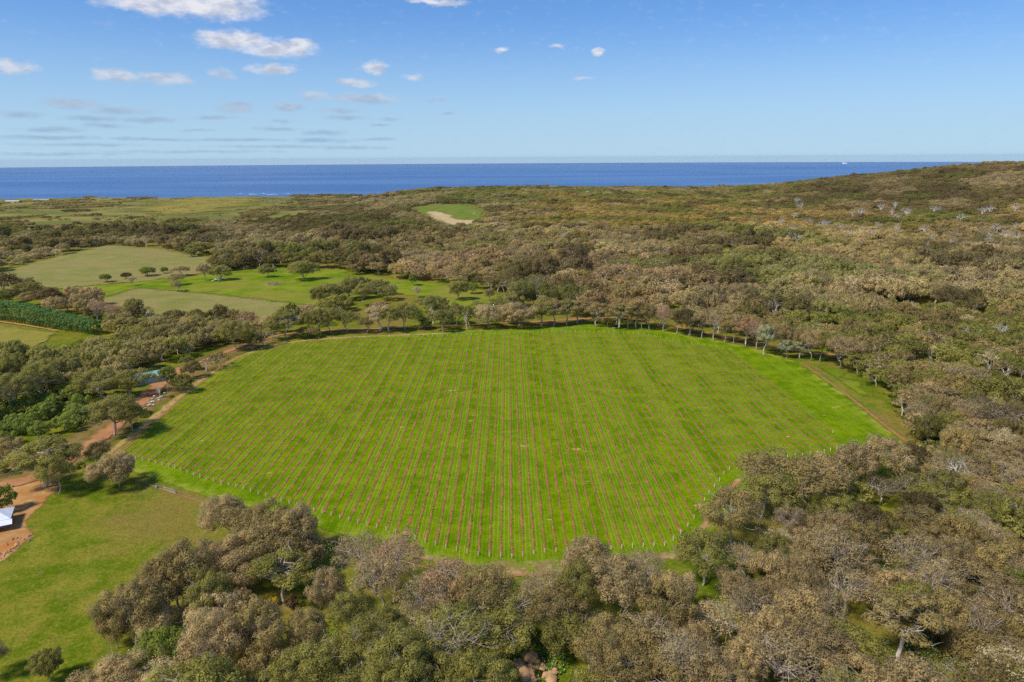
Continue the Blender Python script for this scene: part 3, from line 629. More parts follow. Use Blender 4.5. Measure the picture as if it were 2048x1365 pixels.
# automatic woodland
NF1 = [(-300,1520),(150,1450),(330,1348),(480,1328),(620,1302),(690,1255),(830,1235),(950,1262),(1040,1250),(1120,1225),(1330,1225),(1420,1172),(1500,1096),(1570,1045),(1700,1010),(1790,975),(1852,905),(1740,795),(1640,728),(1500,694),(1350,664),(1190,652),(1000,662),(700,672),(560,682),(470,712),(380,780),(290,860),(200,940),(60,945),(-300,1010)]
NF2 = [(-200,980),(0,945),(120,915),(210,860),(275,800),(345,770),(470,715),(440,705),(330,735),(280,745),(270,785),(160,795),(60,835),(-200,900)]
WVA, WVB, WVC = gpoly(VA), gpoly(VB), gpoly(VC); WP = [gpoly(p) for p in PADS]; WQ = gpoly(QUARRY); WH = [gpoly(p) for p in HEATH + HX]
VAR = [(-60,640),(0,632),(190,668),(200,650),(0,596),(-60,590)]
WROW = gpoly([(-90,720),(-90,640),(60,618),(200,648),(222,668),(216,706),(120,722)])
def vnoise(X, Y, s, seed):
    r = np.random.default_rng(seed); T = r.random((256, 256)); u = X / s + 91.3; w = Y / s + 47.7
    i = np.floor(u).astype(int); j = np.floor(w).astype(int); fu = u - i; fw = w - j; fu = fu * fu * (3 - 2 * fu); fw = fw * fw * (3 - 2 * fw)
    g = lambda a, b: T[a % 256, b % 256]
    return (g(i, j) * (1 - fu) + g(i + 1, j) * fu) * (1 - fw) + (g(i, j + 1) * (1 - fu) + g(i + 1, j + 1) * fu) * fw
def grid(x0, x1, y0, y1, s):
    gx, gy = np.meshgrid(np.arange(x0, x1, s), np.arange(y0, y1, s)); gx = gx + ((np.arange(gx.shape[0]) % 2) * s / 2)[:, None]
    return (gx + rng.uniform(-.36, .36, gx.shape) * s).ravel(), (gy + rng.uniform(-.36, .36, gy.shape) * s).ravel()
parts = []
for (ya, yb, s) in [(60, 480, 7.6), (480, 900, 9.4), (900, 1400, 8.6), (1400, 3150, 9.0)]:
    gx, gy = grid(-0.95 * yb - 40, 1.0 * yb + 60, ya, yb, s); k = (np.abs(gx) < 0.95 * gy + 90); parts.append(np.column_stack([gx[k], gy[k], np.full(k.sum(), s)]))
G = np.concatenate(parts); X, Y, S = G.T
Z = terrain(X, Y); px, py, dep = project(X, Y, Z)
keep = (px > -220) & (px < 2280) & (py < 1560) & (Z > SEA + 6)
NF3 = [[(1010,1300),(1125,1295),(1150,1345),(1150,1470),(990,1470)], [(1735,1100),(1790,1095),(1800,1170),(1790,1215),(1735,1200)], [(1750,1285),(1870,1290),(1890,1340),(1860,1430),(1730,1420)], [(1545,985),(1610,985),(1610,1040),(1550,1050)], [(640,1180),(700,1180),(720,1290),(620,1290)]]
nf = inside(NF1, px, py) | inside(NF2, px, py)
for q_ in NF3: nf |= inside(q_, px, py); keep &= ~nf
for poly in [WVA, WVB, WVC, WQ, WROW] + WP: keep &= ~inside(poly, X, Y)
rdd = seg_dist(ROAD, X, Y, False); keep &= rdd > np.where(px < 470, 13.0, 5.5)
OPEN = gpoly([(190,640),(280,650),(420,662),(520,668),(640,660),(800,652),(990,642),(1010,600),(900,596),(760,592),(690,622),(600,650),(420,655),(280,643),(200,610)]); opn = inside(OPEN, X, Y); keep &= ~(opn & (rng.random(X.shape) < np.where(px > 640, .86, .72))); keep &= ~((px < 270) & (py > 560) & (py < 628) & (rng.random(X.shape) < .8))
n1 = vnoise(X, Y, 60, 1); n2 = vnoise(X, Y, 22, 2); n3 = vnoise(X, Y, 150, 3)
heath = np.zeros(X.shape, bool)
for h in WH: heath |= inside(h, X, Y)
plain_ = (X < -0.16 * Y - 120) & (Y > 1350)
keep &= ~(heath & (n2 < 0.66)); keep &= ~(plain_ & (n1 < 0.54))
keep &= ~((px < 330) & (py > 440) & (py < 500) & (n1 > 0.62))
keep &= ~((n2 < 0.16) & (Y < 900)); keep &= rng.random(X.shape) > 0.06
yc = np.interp(X, CX, CY); keep &= ~((Y > yc + 160) & (X > -350))
manx = np.array([t_['x'] for t_ in TREES if t_['style'] != 'dead']); many = np.array([t_['y'] for t_ in TREES if t_['style'] != 'dead']); manr = np.array([t_['R'] for t_ in TREES if t_['style'] != 'dead'])
for a, b, c in zip(manx, many, manr): keep &= (X - a) ** 2 + (Y - b) ** 2 > (c * 0.8 + 2.2) ** 2
HOUSES = [(1632,664,14,12),(1545,640,7,8),(1560,630,7,8),(1268,572,8,8),(1286,572,8,8),(302,762,11,9),(212,775,6,7)]
for hx, hy, rr, _ in HOUSES:
    a, b = base_px(hx, hy); keep &= (X - a) ** 2 + (Y - b) ** 2 > rr * rr; keep &= ~((np.abs(X - a * Y / b) < rr * .7) & (Y < b) & (Y > b - 26) & (rng.random(X.shape) < .45))
X, Y, Z, S, px, py, dep, n1, n2, n3 = [q[keep] for q in (X, Y, Z, S, px, py, dep, n1, n2, n3)]; heath = heath[keep]; plain_ = plain_[keep]; opn = opn[keep]
pm_ = 0.72 + 1.05 * np.clip((vnoise(X, Y, 95, 21) - .25) / .5, 0, 1); midd = sm(Y, 400, 520) * (1 - sm(Y, 1000, 1300)); pm_ = 1 + (pm_ - 1) * midd
keep = (rng.random(len(X)) < np.minimum(1, 1.15 / pm_ ** 2)) & ~((midd > .3) & (n2 < .22))
X, Y, Z, S, px, py, dep, n1, n2, n3, heath, plain_, opn, pm_ = [q[keep] for q in (X, Y, Z, S, px, py, dep, n1, n2, n3, heath, plain_, opn, pm_)]
N = len(X); u = rng.random(N); u2 = rng.random(N)
Rc = np.maximum(S, 8.2) * (0.50 + 0.36 * rng.random(N) ** 1.3) * pm_; Hc = rng.uniform(8.0, 13.0, N) * np.clip(pm_, .8, 1.25) * (0.9 + 0.2 * n1)
far_ridge = (Y > 1000) & (X > -500); Hc = np.where(far_ridge, Hc * 0.66, Hc); Hc = np.where(plain_, Hc * 0.5, Hc); Rc = np.where(plain_, Rc * .8, Rc); Hc = Hc * (1 + .22 * sm(Y, 430, 500) * (1 - sm(Y, 650, 800)) * ((px > 1020) & ~opn)); Hc = np.where(opn, Hc * .8, Hc); Hc = np.where((px > 180) & (px < 660) & (py > 640) & (py < 715), Hc * .8, Hc); Hc = np.where(heath, Hc * .4, Hc); Rc = np.where(heath, Rc * .5, Rc)
cols = np.tile(PAL['ob'], (N, 1)); mixn = 0.55 * n1 + 0.25 * n2 + 0.2 * u
def setc(mask, key, amt=1.0): cols[mask] = cols[mask] * (1 - amt) + PAL[key] * amt
setc(mixn > 0.56, 'gb'); setc(mixn < 0.40, 'og'); setc((u2 > 0.86), 'og'); setc((u2 < 0.06), 'pg'); setc((u2 > .06) & (u2 < .10), 'dk'); setc((u2 > .10) & (u2 < .125), 'gr')
def zone(x0, x1, y0, y1, key, amt, wob=40):
    qx = px + (n3 - .5) * wob * 5 + (rng.random(N) - .5) * 60; qy = py + (n1 - .5) * wob * 1.2 + (n3 - .5) * wob + (rng.random(N) - .5) * 14; fx = 90; fy = 16
    w = sm(qx, x0 - fx, x0 + fx) * (1 - sm(qx, x1 - fx, x1 + fx)) * sm(qy, y0 - fy, y0 + fy) * (1 - sm(qy, y1 - fy, y1 + fy)) * amt
    cols[:] = cols * (1 - w[:, None]) + PAL[key] * w[:, None]
zone(820, 1660, 330, 402, 'og', .55, 16); zone(1080, 1560, 398, 468, 'gd', .5, 34); zone(430, 840, 415, 500, 'dk', .6, 30); zone(1600, 2300, 352, 425, 'db', .5, 40)  # dk and db zones: darker crowns, cloud shadow put into the tint
zone(1500, 2300, 420, 530, 'gd', .35); zone(1500, 2300, 480, 640, 'pg', .4); zone(900, 1420, 520, 640, 'pk', .35); zone(900, 1500, 470, 570, 'gb', .4); zone(-300, 420, 455, 500, 'dk', .5, 20); zone(-300, 600, 380, 450, 'gd', .45, 20); zone(-300, 600, 380, 450, 'og', .4, 20)
zone(800, 1260, 380, 410, 'gr', .35, 16); zone(0, 420, 640, 800, 'og', .5); zone(-300, 160, 690, 800, 'gr', .4)
v5 = vnoise(X, Y, 55, 31); v6 = vnoise(X, Y, 80, 33); q = (v5 > .66) & (Y > 420); setc(q, 'dk', .6); Hc = np.where(q, Hc * 1.2, Hc); setc((v6 > .70) & (Y > 420), 'gr', .5); setc((v6 < .25) & (Y > 420), 'pg', .5)
cols *= rng.uniform(.74, 1.26, (N, 1))
pinkz = (px > 880) & (px < 1400) & (py > 540) & (py < 660)
cols[opn & (u > .25)] = PAL['pk'] * .95
big_ = (rng.random(N) < .09) & ~plain_ & ~heath; Hc = np.where(big_, Hc * 1.3, Hc); Rc = np.where(big_, Rc * 1.22, Rc)
sparse = ((u2 < 0.06) | (opn & (u > .3)) | ((py < 900) & (u2 < .17)) | (pinkz & (u > .55)) | ((py > 700) & (px > 600) & (u > .74)))
# the largest in view become single trees, the rest one mass
inview = (px > -10) & (px < 2058) & (py - Hc * F / dep < 1365)
order = np.argsort(-np.where(inview, Hc * F / dep, 0)); NMAN = sum(1 for t_ in TREES if t_['name'] == 'gum_tree')
single = np.zeros(N, bool); single[order[:max(0, 296 - NMAN)]] = True
for i in np.nonzero(single)[0]:
    st = 'sparse' if sparse[i] else ('round' if u[i] < .30 else ('tall' if (u[i] > .9 and py[i] < 1150) else 'gum'))
    if py[i] > 1180: lb, gr = ('lichen-grey twiggy gum tree' if st == 'sparse' else 'olive gum tree') + ' in the dense bush below the vineyard headland', 'gum trees in the dense bush below the vineyard'
    elif px[i] > 1380: lb, gr = ('lichen-grey twiggy gum tree' if st == 'sparse' else 'olive-brown gum tree') + ' in the woodland beyond the fenced stock path', 'gum trees in the woodland beyond the fenced path'
    else: lb, gr = ('twiggy gum tree' if st == 'sparse' else 'gum tree') + ' in the woodland behind the red gravel road', 'gum trees behind the gravel road'
    kk = min(PAL, key=lambda q_: float(np.abs(PAL[q_] / PAL[q_].sum() - cols[i] / cols[i].sum()).sum())); cw = CW[kk]
    hw = 'tall ' if Hc[i] > 11.6 else ('low ' if Hc[i] < 9.2 else ''); ww = 'broad ' if Rc[i] > 6.2 else ('narrow ' if Rc[i] < 4.7 else ''); lb = hw + ww + cw + ' ' + lb.replace('olive-brown ', '').replace('olive-green ', '').replace('olive ', '').replace('lichen-grey ', '')
    TREES.append(dict(x=X[i], y=Y[i], H=Hc[i], R=Rc[i], style=st, tint=cols[i], label=lb, name='gum_tree', cat='tree', group=gr + (' (twiggy)' if st == 'sparse' else '')))
for d in TREES:
    L = NEAR[d['style']]; w, l, H0, R0 = L[rng.integers(len(L))]
    root = empty(d['name'], (d['x'], d['y'], float(terrain(d['x'], d['y'])) - 0.05), rng.uniform(0, 6.28))
    s_ = d['R'] / R0; root.scale = (s_, s_, d['H'] / H0)
    tag(root, d['label'] or 'gum tree beside the vineyard', d['cat'], d['group'])
    o = bpy.data.objects.new('trunk', w); COL.objects.link(o); o.parent = root
    if l:
        if d['style'] == 'bush': BUSHES = globals().get('BUSHES', [])
        o = bpy.data.objects.new('crown', l); COL.objects.link(o); o.parent = root; o['tint'] = [float(q) for q in d['tint']]
        if d['style'] == 'bush': BUSHES.append(o)

def gn_scatter(name, pts, idx, rz, sxy, sz, tints, protos, label, cat):
    me = bpy.data.meshes.new(name); me.from_pydata(pts.tolist(), [], [])
    a = me.attributes.new('idx', 'INT', 'POINT'); a.data.foreach_set('value', idx.astype(np.int32))
    a = me.attributes.new('rot', 'FLOAT_VECTOR', 'POINT'); a.data.foreach_set('vector', np.column_stack([0 * rz, 0 * rz, rz]).astype(np.float32).ravel())
    a = me.attributes.new('scl', 'FLOAT_VECTOR', 'POINT'); a.data.foreach_set('vector', np.column_stack([sxy, sxy, sz]).astype(np.float32).ravel())
    a = me.attributes.new('tint', 'FLOAT_COLOR', 'POINT'); a.data.foreach_set('color', np.column_stack([tints, np.ones(len(tints))]).astype(np.float32).ravel())
    o = bpy.data.objects.new(name, me); COL.objects.link(o)
    ng = bpy.data.node_groups.new(name + '_nodes', 'GeometryNodeTree')
    ng.interface.new_socket('Geometry', in_out='INPUT', socket_type='NodeSocketGeometry'); ng.interface.new_socket('Geometry', in_out='OUTPUT', socket_type='NodeSocketGeometry')
    gi = ng.nodes.new('NodeGroupInput'); go = ng.nodes.new('NodeGroupOutput'); ip = ng.nodes.new('GeometryNodeInstanceOnPoints'); jn = ng.nodes.new('GeometryNodeJoinGeometry')
    for p in reversed(protos):
        oi = ng.nodes.new('GeometryNodeObjectInfo'); oi.transform_space = 'ORIGINAL'; oi.inputs['Object'].default_value = p; oi.inputs['As Instance'].default_value = True
        ng.links.new(oi.outputs['Geometry'], jn.inputs[0])
    def na(nm, ty):
        n = ng.nodes.new('GeometryNodeInputNamedAttribute'); n.data_type = ty; n.inputs['Name'].default_value = nm; return n.outputs['Attribute']
    ng.links.new(gi.outputs[0], ip.inputs['Points']); ng.links.new(jn.outputs[0], ip.inputs['Instance'])
    ip.inputs['Pick Instance'].default_value = True
    ng.links.new(na('idx', 'INT'), ip.inputs['Instance Index']); ng.links.new(na('rot', 'FLOAT_VECTOR'), ip.inputs['Rotation']); ng.links.new(na('scl', 'FLOAT_VECTOR'), ip.inputs['Scale'])
    ng.links.new(ip.outputs[0], go.inputs[0])
    md = o.modifiers.new('scatter', 'NODES'); md.node_group = ng
    return tag(o, label, cat, kind='stuff')

rest = np.nonzero(~single)[0]; NF = len(FARP)
# one standing tree of every far kind: real trees in the woodland, and the pattern for the mass
fp = []
cand = rest[(px[rest] > 900) & (px[rest] < 2000) & (py[rest] > 560) & (py[rest] < 640)][:NF]
for k in range(NF):
    me, H0, R0 = FARP[k]; i = cand[k]
    root = empty('gum_tree' if k < 7 else 'shrub', (X[i], Y[i], Z[i] - .1))
    o = bpy.data.objects.new('crown', me); COL.objects.link(o); o.parent = root; o['tint'] = [float(q) for q in cols[i]]; tag(o, kind='stuff')  # crown here is the joined whole tree: trunk, limbs and leaves
    e = MB(); e.tube([(0, 0, -.4), (.05, 0, H0 * .18)], [.022 * H0, .019 * H0], 6); e.obj('trunk', m_bark, root, True)
    tag(root, ['', 'rounded ', 'leaning ', 'low wide ', 'squat ', 'thin-leaved ', 'twiggy '][k % 7] + 'grey-green tree on the woodland slope behind the gravel road' if k < 7 else 'low rounded shrub under the woodland canopy behind the gravel road', 'tree' if k < 7 else 'shrub', 'trees on the woodland slope' if k < 7 else None); fp.append(o)
rest = np.setdiff1d(rest, cand)
idx = np.where(sparse[rest], rng.integers(5, 7, len(rest)), np.where(u[rest] < .62, rng.integers(0, 3, len(rest)), rng.integers(3, 5, len(rest)))); idx = np.where(heath[rest], 7, idx)
H0 = np.array([f[1] for f in FARP])[idx]; R0 = np.array([f[2] for f in FARP])[idx]
gn_scatter('woodland', np.column_stack([X, Y, Z - .1])[rest], idx, rng.uniform(0, 6.28, len(rest)), Rc[rest] / R0, Hc[rest] / H0, cols[rest], fp, 'dense grey-green woodland covering the slopes up to the sea ridge', 'woodland')
print('TREES', len(TREES), 'mass', len(rest), 'manual', NMAN)
# ------------------------------------------------------------------ vine rows
NEAR_E = [(225,908),(250,912),(270,919),(300,925),(343,936),(415,962),(478,977),(544,997),(613,1020),(668,1034),(706,1045),(762,1059),(845,1084),(887,1096),(952,1112),(1021,1117),(1089,1106),(1150,1103),(1221,1101),(1263,1096),(1335,1092),(1374,1056),(1388,1038),(1418,988),(1437,966),(1454,941),(1498,935),(1560,918),(1640,908),(1697,893)]
FAR_E = [(1473,703),(1440,697),(1400,691),(1345,681),(1290,670),(1200,665),(1100,665),(1000,669),(880,673),(690,677),(620,682),(560,689),(520,702),(480,720),(400,776),(310,846),(262,884)]
VINE = gpoly(NEAR_E + FAR_E)
ORD1 = 'first second third fourth fifth sixth seventh eighth ninth tenth eleventh twelfth thirteenth fourteenth fifteenth sixteenth seventeenth eighteenth nineteenth'.split()
TENS = ['', '', 'twenty', 'thirty', 'forty', 'fifty', 'sixty', 'seventy', 'eighty', 'ninety']; TENO = ['', '', 'twentieth', 'thirtieth', 'fortieth', 'fiftieth', 'sixtieth', 'seventieth', 'eightieth', 'ninetieth']
def ordinal(n):
    if n < 20: return ORD1[n - 1]
    if n < 100: return TENO[n // 10] if n % 10 == 0 else TENS[n // 10] + '-' + ORD1[n % 10 - 1]
    return 'hundred-and-' + ordinal(n - 100) if n > 100 else 'hundredth'
m_soil, t = new_mat('row_soil'); p = t.pos()
c = t.mix(t.ramp(t.noise(p, 0.5, 4, .7), .35, .65), lin(182, 122, 76), lin(154, 102, 66)); c = t.mix(t.math('MULTIPLY', t.ramp(t.noise(p, 2.6, 4, .7), .4, .7), .35), c, lin(130, 92, 66))
al = t.math('MULTIPLY', t.ramp(t.math('ADD', t.attr('edge'), t.math('MULTIPLY', t.math('SUBTRACT', t.noise(p, 1.6, 4, .7), .5), .9)), .28, .55), t.ramp(t.math('ADD', t.noise(t.vec('MULTIPLY', p, (3.1, .22, 1)), .35, 3, .6), t.attr('soil')), .98, 1.10))
diffuse(t, c, .95, .05, None, alpha=al)
m_stake = plain('steel_stake', lin(150, 168, 160), .5, .4, .1); m_green = plain('green_stake', lin(96, 168, 132), .6, .3, .12); m_endp = plain('weathered_end_post', lin(226, 218, 204), .8, .2, .1); m_vine = plain('dormant_vine', lin(142, 108, 72), .9, .1, .25, 3.0); m_shoot = plain('vine_shoots', lin(150, 160, 40), .9, .1, .25, 3.0)
xs = [q[0] for q in VINE]; k0 = math.ceil((min(xs) - X_OFF) / SPC); k1 = math.floor((max(xs) - X_OFF) / SPC)
rows = []
for k in range(k0, k1 + 1):
    x = X_OFF + k * SPC; ys = []
    for i in range(len(VINE)):
        (xa, ya), (xb, yb) = VINE[i], VINE[(i + 1) % len(VINE)]
        if (xa - x) * (xb - x) < 0: ys.append(ya + (yb - ya) * (x - xa) / (xb - xa))
    if len(ys) >= 2 and max(ys) - min(ys) > 8: rows.append((x, min(ys), max(ys)))
nrow = len(rows)
for ri, (x, ya, yb) in enumerate(rows):
    rr = np.random.default_rng(1000 + ri); ordn = nrow - ri; rightb = ordn <= 26
    root = empty('vine_row', (x, ya, float(terrain(x, ya))))
    tag(root, ordinal(ordn) + ' vine row counting from the unplanted green strip beside the fenced path', 'vine row', 'staked vine rows across the green field')
    L = yb - ya; ys = np.arange(0, L, 1.0); n = len(ys); zz = terrain(np.full(n, x), ya + ys) - terrain(x, ya)
    w = (0.42 if not rightb else 0.40) * (1 + 0.35 * np.convolve(rr.normal(0, 1, n + 4), np.ones(3) / 1.7, 'same')[2:2 + n]); w = np.clip(w, .1, .8); cx = np.convolve(rr.normal(0, .09, n + 8), np.ones(5) / 2, 'same')[4:4 + n]
    V = np.concatenate([np.column_stack([cx + s_ * w, ys, zz + (0.10 if s_ else 0.17)]) for s_ in (-1, 0, 1)]); Fc = [(a * n + i, (a + 1) * n + i, (a + 1) * n + i + 1, a * n + i + 1) for a in range(2) for i in range(n - 1)]
    o = mesh_obj('soil_strip', V, Fc, m_soil, root, True); fattr(o.data, 'edge', np.repeat([0, 1, 0], n)); fattr(o.data, 'soil', np.full(3 * n, rr.uniform(.74, 1.0) if not rightb else rr.uniform(.70, .95)))
    e = MB(); e.tube([(0, .0, -.1), (0, .05, .75), (0, .08, 1.35)], [.11, .11, .10], 6); e.obj('end_post', m_endp, root)
    e = MB(); e.tube([(0, L, -.1 + zz[-1]), (0, L, .75 + zz[-1]), (0, L, 1.3 + zz[-1])], [.09, .09, .08], 5); e.obj('end_post', m_endp, root)
    st = MB(); sg = MB(); gap = 7.5 if not rightb else 6.0
    for yy in np.arange(gap * (.6 + .15 * (ri % 3)), L - 2, gap):
        if rr.random() < .08: continue
        z0 = float(np.interp(yy, ys, zz)); tgt = sg if rr.random() < (.7 if rightb else .25) else st
        tgt.box((rr.normal(0, .04), yy, z0 + .62), (.075, .075, 1.3 + rr.normal(0, .08)))
    for mb_, mt in ((st, m_stake), (sg, m_green)):
        if mb_.n: tag(mb_.obj('stakes', mt, root), kind='stuff')
    vn = MB(); vs_ = MB()
    for yy in np.arange(1.0, L - 1, 1.5):
        if rr.random() < .12: continue
        z0 = float(np.interp(yy, ys, zz)); h = rr.uniform(.45, .8); a = rr.normal(0, .12); b = rr.normal(0, .15)
        vn.tube([(cx[min(int(yy), n - 1)] * .4, yy, z0), (a, yy + b, z0 + h)], [.045, .03], 3, False)
        vn.tube([(a, yy + b - .5, z0 + h + rr.normal(0, .06)), (a, yy + b + .5, z0 + h + rr.normal(0, .06))], [.03, .02], 3, False)
        if rr.random() < .22: vs_.tube([(a + rr.normal(0, .1), yy - .2, z0 + .25), (a, yy + .3, z0 + .5)], [.10, .05], 3, False)
    tag(vn.obj('vines', m_vine, root), kind='stuff')
    if vs_.n: tag(vs_.obj('shoots', m_shoot, root), kind='stuff')
# sparse stakes on the unplanted strip
st = MB(); STRIP = gpoly([(1500,700),(1590,722),(1700,800),(1800,885),(1710,890)])
gx, gy = grid(min(q[0] for q in STRIP), max(q[0] for q in STRIP), min(q[1] for q in STRIP), max(q[1] for q in STRIP), 9.0); ok = inside(STRIP, gx, gy)
for a, b in zip(gx[ok], gy[ok]): st.box((a, b, float(terrain(a, b)) + .55), (.07, .07, 1.2))
tag(st.obj('marker_stakes', m_stake), 'thin marker stakes dotted over the unplanted green strip', 'stakes', kind='stuff')
# stakes of the planted fields beyond
def field_stakes(poly, ux, uy, rowgap, gap, h, w, label, mat):
    W_ = gpoly(poly); st = MB(); cx_ = sum(q[0] for q in W_) / len(W_); cy_ = sum(q[1] for q in W_) / len(W_)
    for i in np.arange(-90, 91):
        for j in np.arange(-60, 61):
            a = cx_ + i * rowgap * uy + j * gap * ux + rng.normal(0, .15); b = cy_ - i * rowgap * ux + j * gap * uy + rng.normal(0, .15)
            if abs(a) < 900 and inside(W_, a, b): st.box((a, b, float(terrain(a, b)) + h / 2 + .3), (w, w, h))
    tag(st.obj('vine_stakes', mat), label, 'stakes', kind='stuff')
m_pale = plain('pale_tree_guard', lin(178, 184, 158), .7, .2, .08)
field_stakes(VA, .35, .94, 4.5, 8.0, 1.4, .21, 'pale stakes in rows across the grey-green planted field', m_pale)
field_stakes(VB, .35, .94, 4.5, 6.0, 1.6, .15, 'pale stakes in rows across the small planted field below the pasture', m_pale)
field_stakes(VC, .98, .2, 3.5, 8.0, 1.4, .16, 'pale stakes in rows across the yellow planted field', m_pale)

# ------------------------------------------------------------------ fences and gate
m_post = plain('fence_post', lin(140, 130, 116), .85, .2, .2, 2.0); m_wire = plain('wire', lin(120, 120, 118), .5, .4, .05); m_galv = plain('galvanised_pipe', lin(176, 184, 186), .45, .5, .08, metal=.3)
def fence(px_line, gap, label, h=1.25, side=2.2):
    L = gpoly(px_line); P_ = [np.array(q) for q in L]; a0 = P_[0]; root = empty('fence', (a0[0], a0[1], float(terrain(*a0)))); base = np.array([a0[0], a0[1], float(terrain(*a0))])
    tag(root, label, 'fence'); wire = [MB() for _ in range(3)]; pm = None; last = None
    for i in range(len(P_) - 1):
        d = np.hypot(*(P_[i + 1] - P_[i])); k = max(1, int(d / gap))
        for j in range(k + (i == len(P_) - 2)):
            q = P_[i] + (P_[i + 1] - P_[i]) * j / k; loc = np.array([q[0], q[1], float(terrain(*q))]) - base
            if pm is None:
                m_ = MB(); m_.tube([(0, 0, -.2), (0, 0, h * .5), (0.01, 0, h)], [.07, .065, .06], 6); o = m_.obj('post', m_post, root); pm = o.data
            else: o = bpy.data.objects.new('post', pm); COL.objects.link(o); o.parent = root
            o.location = loc; o.rotation_euler = (rng.normal(0, .05), rng.normal(0, .05), rng.uniform(0, 3))
            if last is not None:
                for wi, zz in enumerate((.35, .7, 1.08)): wire[wi].tube([last + (0, 0, zz), loc + (0, 0, zz)], [.012, .012], 3, False)
            last = loc
    for wm in wire: wm.obj('wire', m_wire, root)
fence([(1600,722),(1645,750),(1710,798),(1770,845),(1832,894)], 9.0, 'post and wire fence along the dirt stock path beside the woodland')
fence([(352,989),(420,1009),(520,1041),(640,1077),(725,1100),(835,1131)], 9.0, 'post and wire fence between the vineyard headland and the lower paddock')
fence([(196,926),(258,882),(314,834),(368,788),(436,736),(476,713),(560,684)], 9.0, 'post and wire fence between the vineyard and the gravel road verge')
fence([(275,995),(320,985),(410,1020)][:2] , 6.0, 'short run of pickets crossing the dry grass near the gate')
fence([(120,606),(270,572),(420,556),(540,545),(640,540)], 14.0, 'long pasture fence crossing the green paddock beyond the vineyard')
ga = np.array(gpoly([(326,979)])[0]); gb = np.array(gpoly([(352,988)])[0]); root = empty('farm_gate', (ga[0], ga[1], float(terrain(*ga)))); tag(root, 'galvanised pipe farm gate on the stock path at the vineyard corner', 'gate')
v = gb - ga; L = float(np.hypot(*v)); root.rotation_euler = (0, 0, math.atan2(v[1], v[0]))
e = MB(); e.tube([(0, 0, .2), (L, 0, .2)], [.035] * 2, 6); e.tube([(0, 0, 1.2), (L, 0, 1.2)], [.035] * 2, 6); e.tube([(0, 0, .2), (0, 0, 1.2)], [.035] * 2, 6); e.tube([(L, 0, .2), (L, 0, 1.2)], [.035] * 2, 6); e.obj('gate_frame', m_galv, root)
for zz in (.45, .7, .95): e = MB(); e.tube([(0, 0, zz), (L, 0, zz)], [.022] * 2, 5); e.obj('rail', m_galv, root)
for xx in (L / 3, 2 * L / 3): e = MB(); e.tube([(xx, 0, .2), (xx, 0, 1.2)], [.025] * 2, 5); e.obj('upright', m_galv, root)
for xx in (-.15, L + .15): e = MB(); e.tube([(xx, 0, -.2), (xx, 0, 1.5)], [.09] * 2, 8); e.obj('gate_post', m_post, root)
q = gpoly([(314,977)])[0]; root = empty('pump_unit', (q[0], q[1], float(terrain(*q)))); tag(root, 'blue-grey upright pump housing beside the farm gate', 'pump')
m_pump = plain('blue_grey_plastic', lin(120, 142, 158), .5, .4, .06); e = MB(); e.tube([(0, 0, 0), (0, 0, .2), (0, 0, .9), (0, 0, 1.15)], [.42, .42, .40, .15], 12); e.obj('housing', m_pump, root, True); e = MB(); e.tube([(0, 0, 1.1), (0, 0, 1.7), (.3, 0, 1.75)], [.06, .06, .06], 6); e.obj('pipe', m_pump, root)

# ------------------------------------------------------------------ buildings
m_roofw, t = new_mat('white_metal_roof'); diffuse(t, t.mix(t.ramp(t.noise(t.pos(), .6, 3), .3, .7), lin(222, 224, 230), lin(238, 239, 242)), .45, .4)
m_roofg, t = new_mat('grey_metal_roof'); diffuse(t, t.mix(t.ramp(t.noise(t.pos(), .6, 3), .3, .7), lin(148, 158, 166), lin(176, 182, 188)), .5, .4)
m_roofd, t = new_mat('dark_metal_roof'); diffuse(t, t.mix(t.ramp(t.noise(t.pos(), .6, 3), .3, .7), lin(78, 92, 108), lin(96, 110, 124)), .5, .4)
m_teal, t = new_mat('teal_metal_roof'); diffuse(t, t.mix(t.ramp(t.noise(t.pos(), .6, 3), .3, .7), lin(128, 168, 156), lin(150, 188, 174)), .5, .4)
m_brick, t = new_mat('brick_wall'); br = t.new('ShaderNodeTexBrick'); t.put(br.inputs['Vector'], t.pos()); br.inputs['Scale'].default_value = 4.0
br.inputs['Color1'].default_value = (*lin(176, 118, 88), 1); br.inputs['Color2'].default_value = (*lin(150, 98, 74), 1); br.inputs['Mortar'].default_value = (*lin(196, 184, 168), 1); diffuse(t, br.outputs[0], .9, .1)
m_cream = plain('cream_wall', lin(214, 204, 186), .9, .1, .08); m_glass = plain('window_glass', lin(44, 52, 62), .1, .6, .1); m_solar = plain('solar_cell', lin(52, 74, 120), .2, .6, .12, .5); m_timber = plain('timber', lin(128, 104, 82), .85, .15, .15, 2.0)
def gable(m_, x0, x1, y0, y1, z0, zr, th=.12, over=.5):
    x0 -= over; x1 += over; y0 -= over; y1 += over; ym = (y0 + y1) / 2
    V = [(x0, y0, z0), (x1, y0, z0), (x1, ym, zr), (x0, ym, zr), (x0, y1, z0), (x1, y1, z0)]; V += [(a, b, c - th) for a, b, c in V]
    m_.add(V, [(0, 1, 2, 3), (3, 2, 5, 4), (7, 6, 9, 8), (8, 9, 10, 11), (0, 6, 7, 1), (4, 5, 11, 10), (0, 3, 9, 6), (3, 4, 10, 9), (1, 7, 8, 2), (2, 8, 11, 5)])
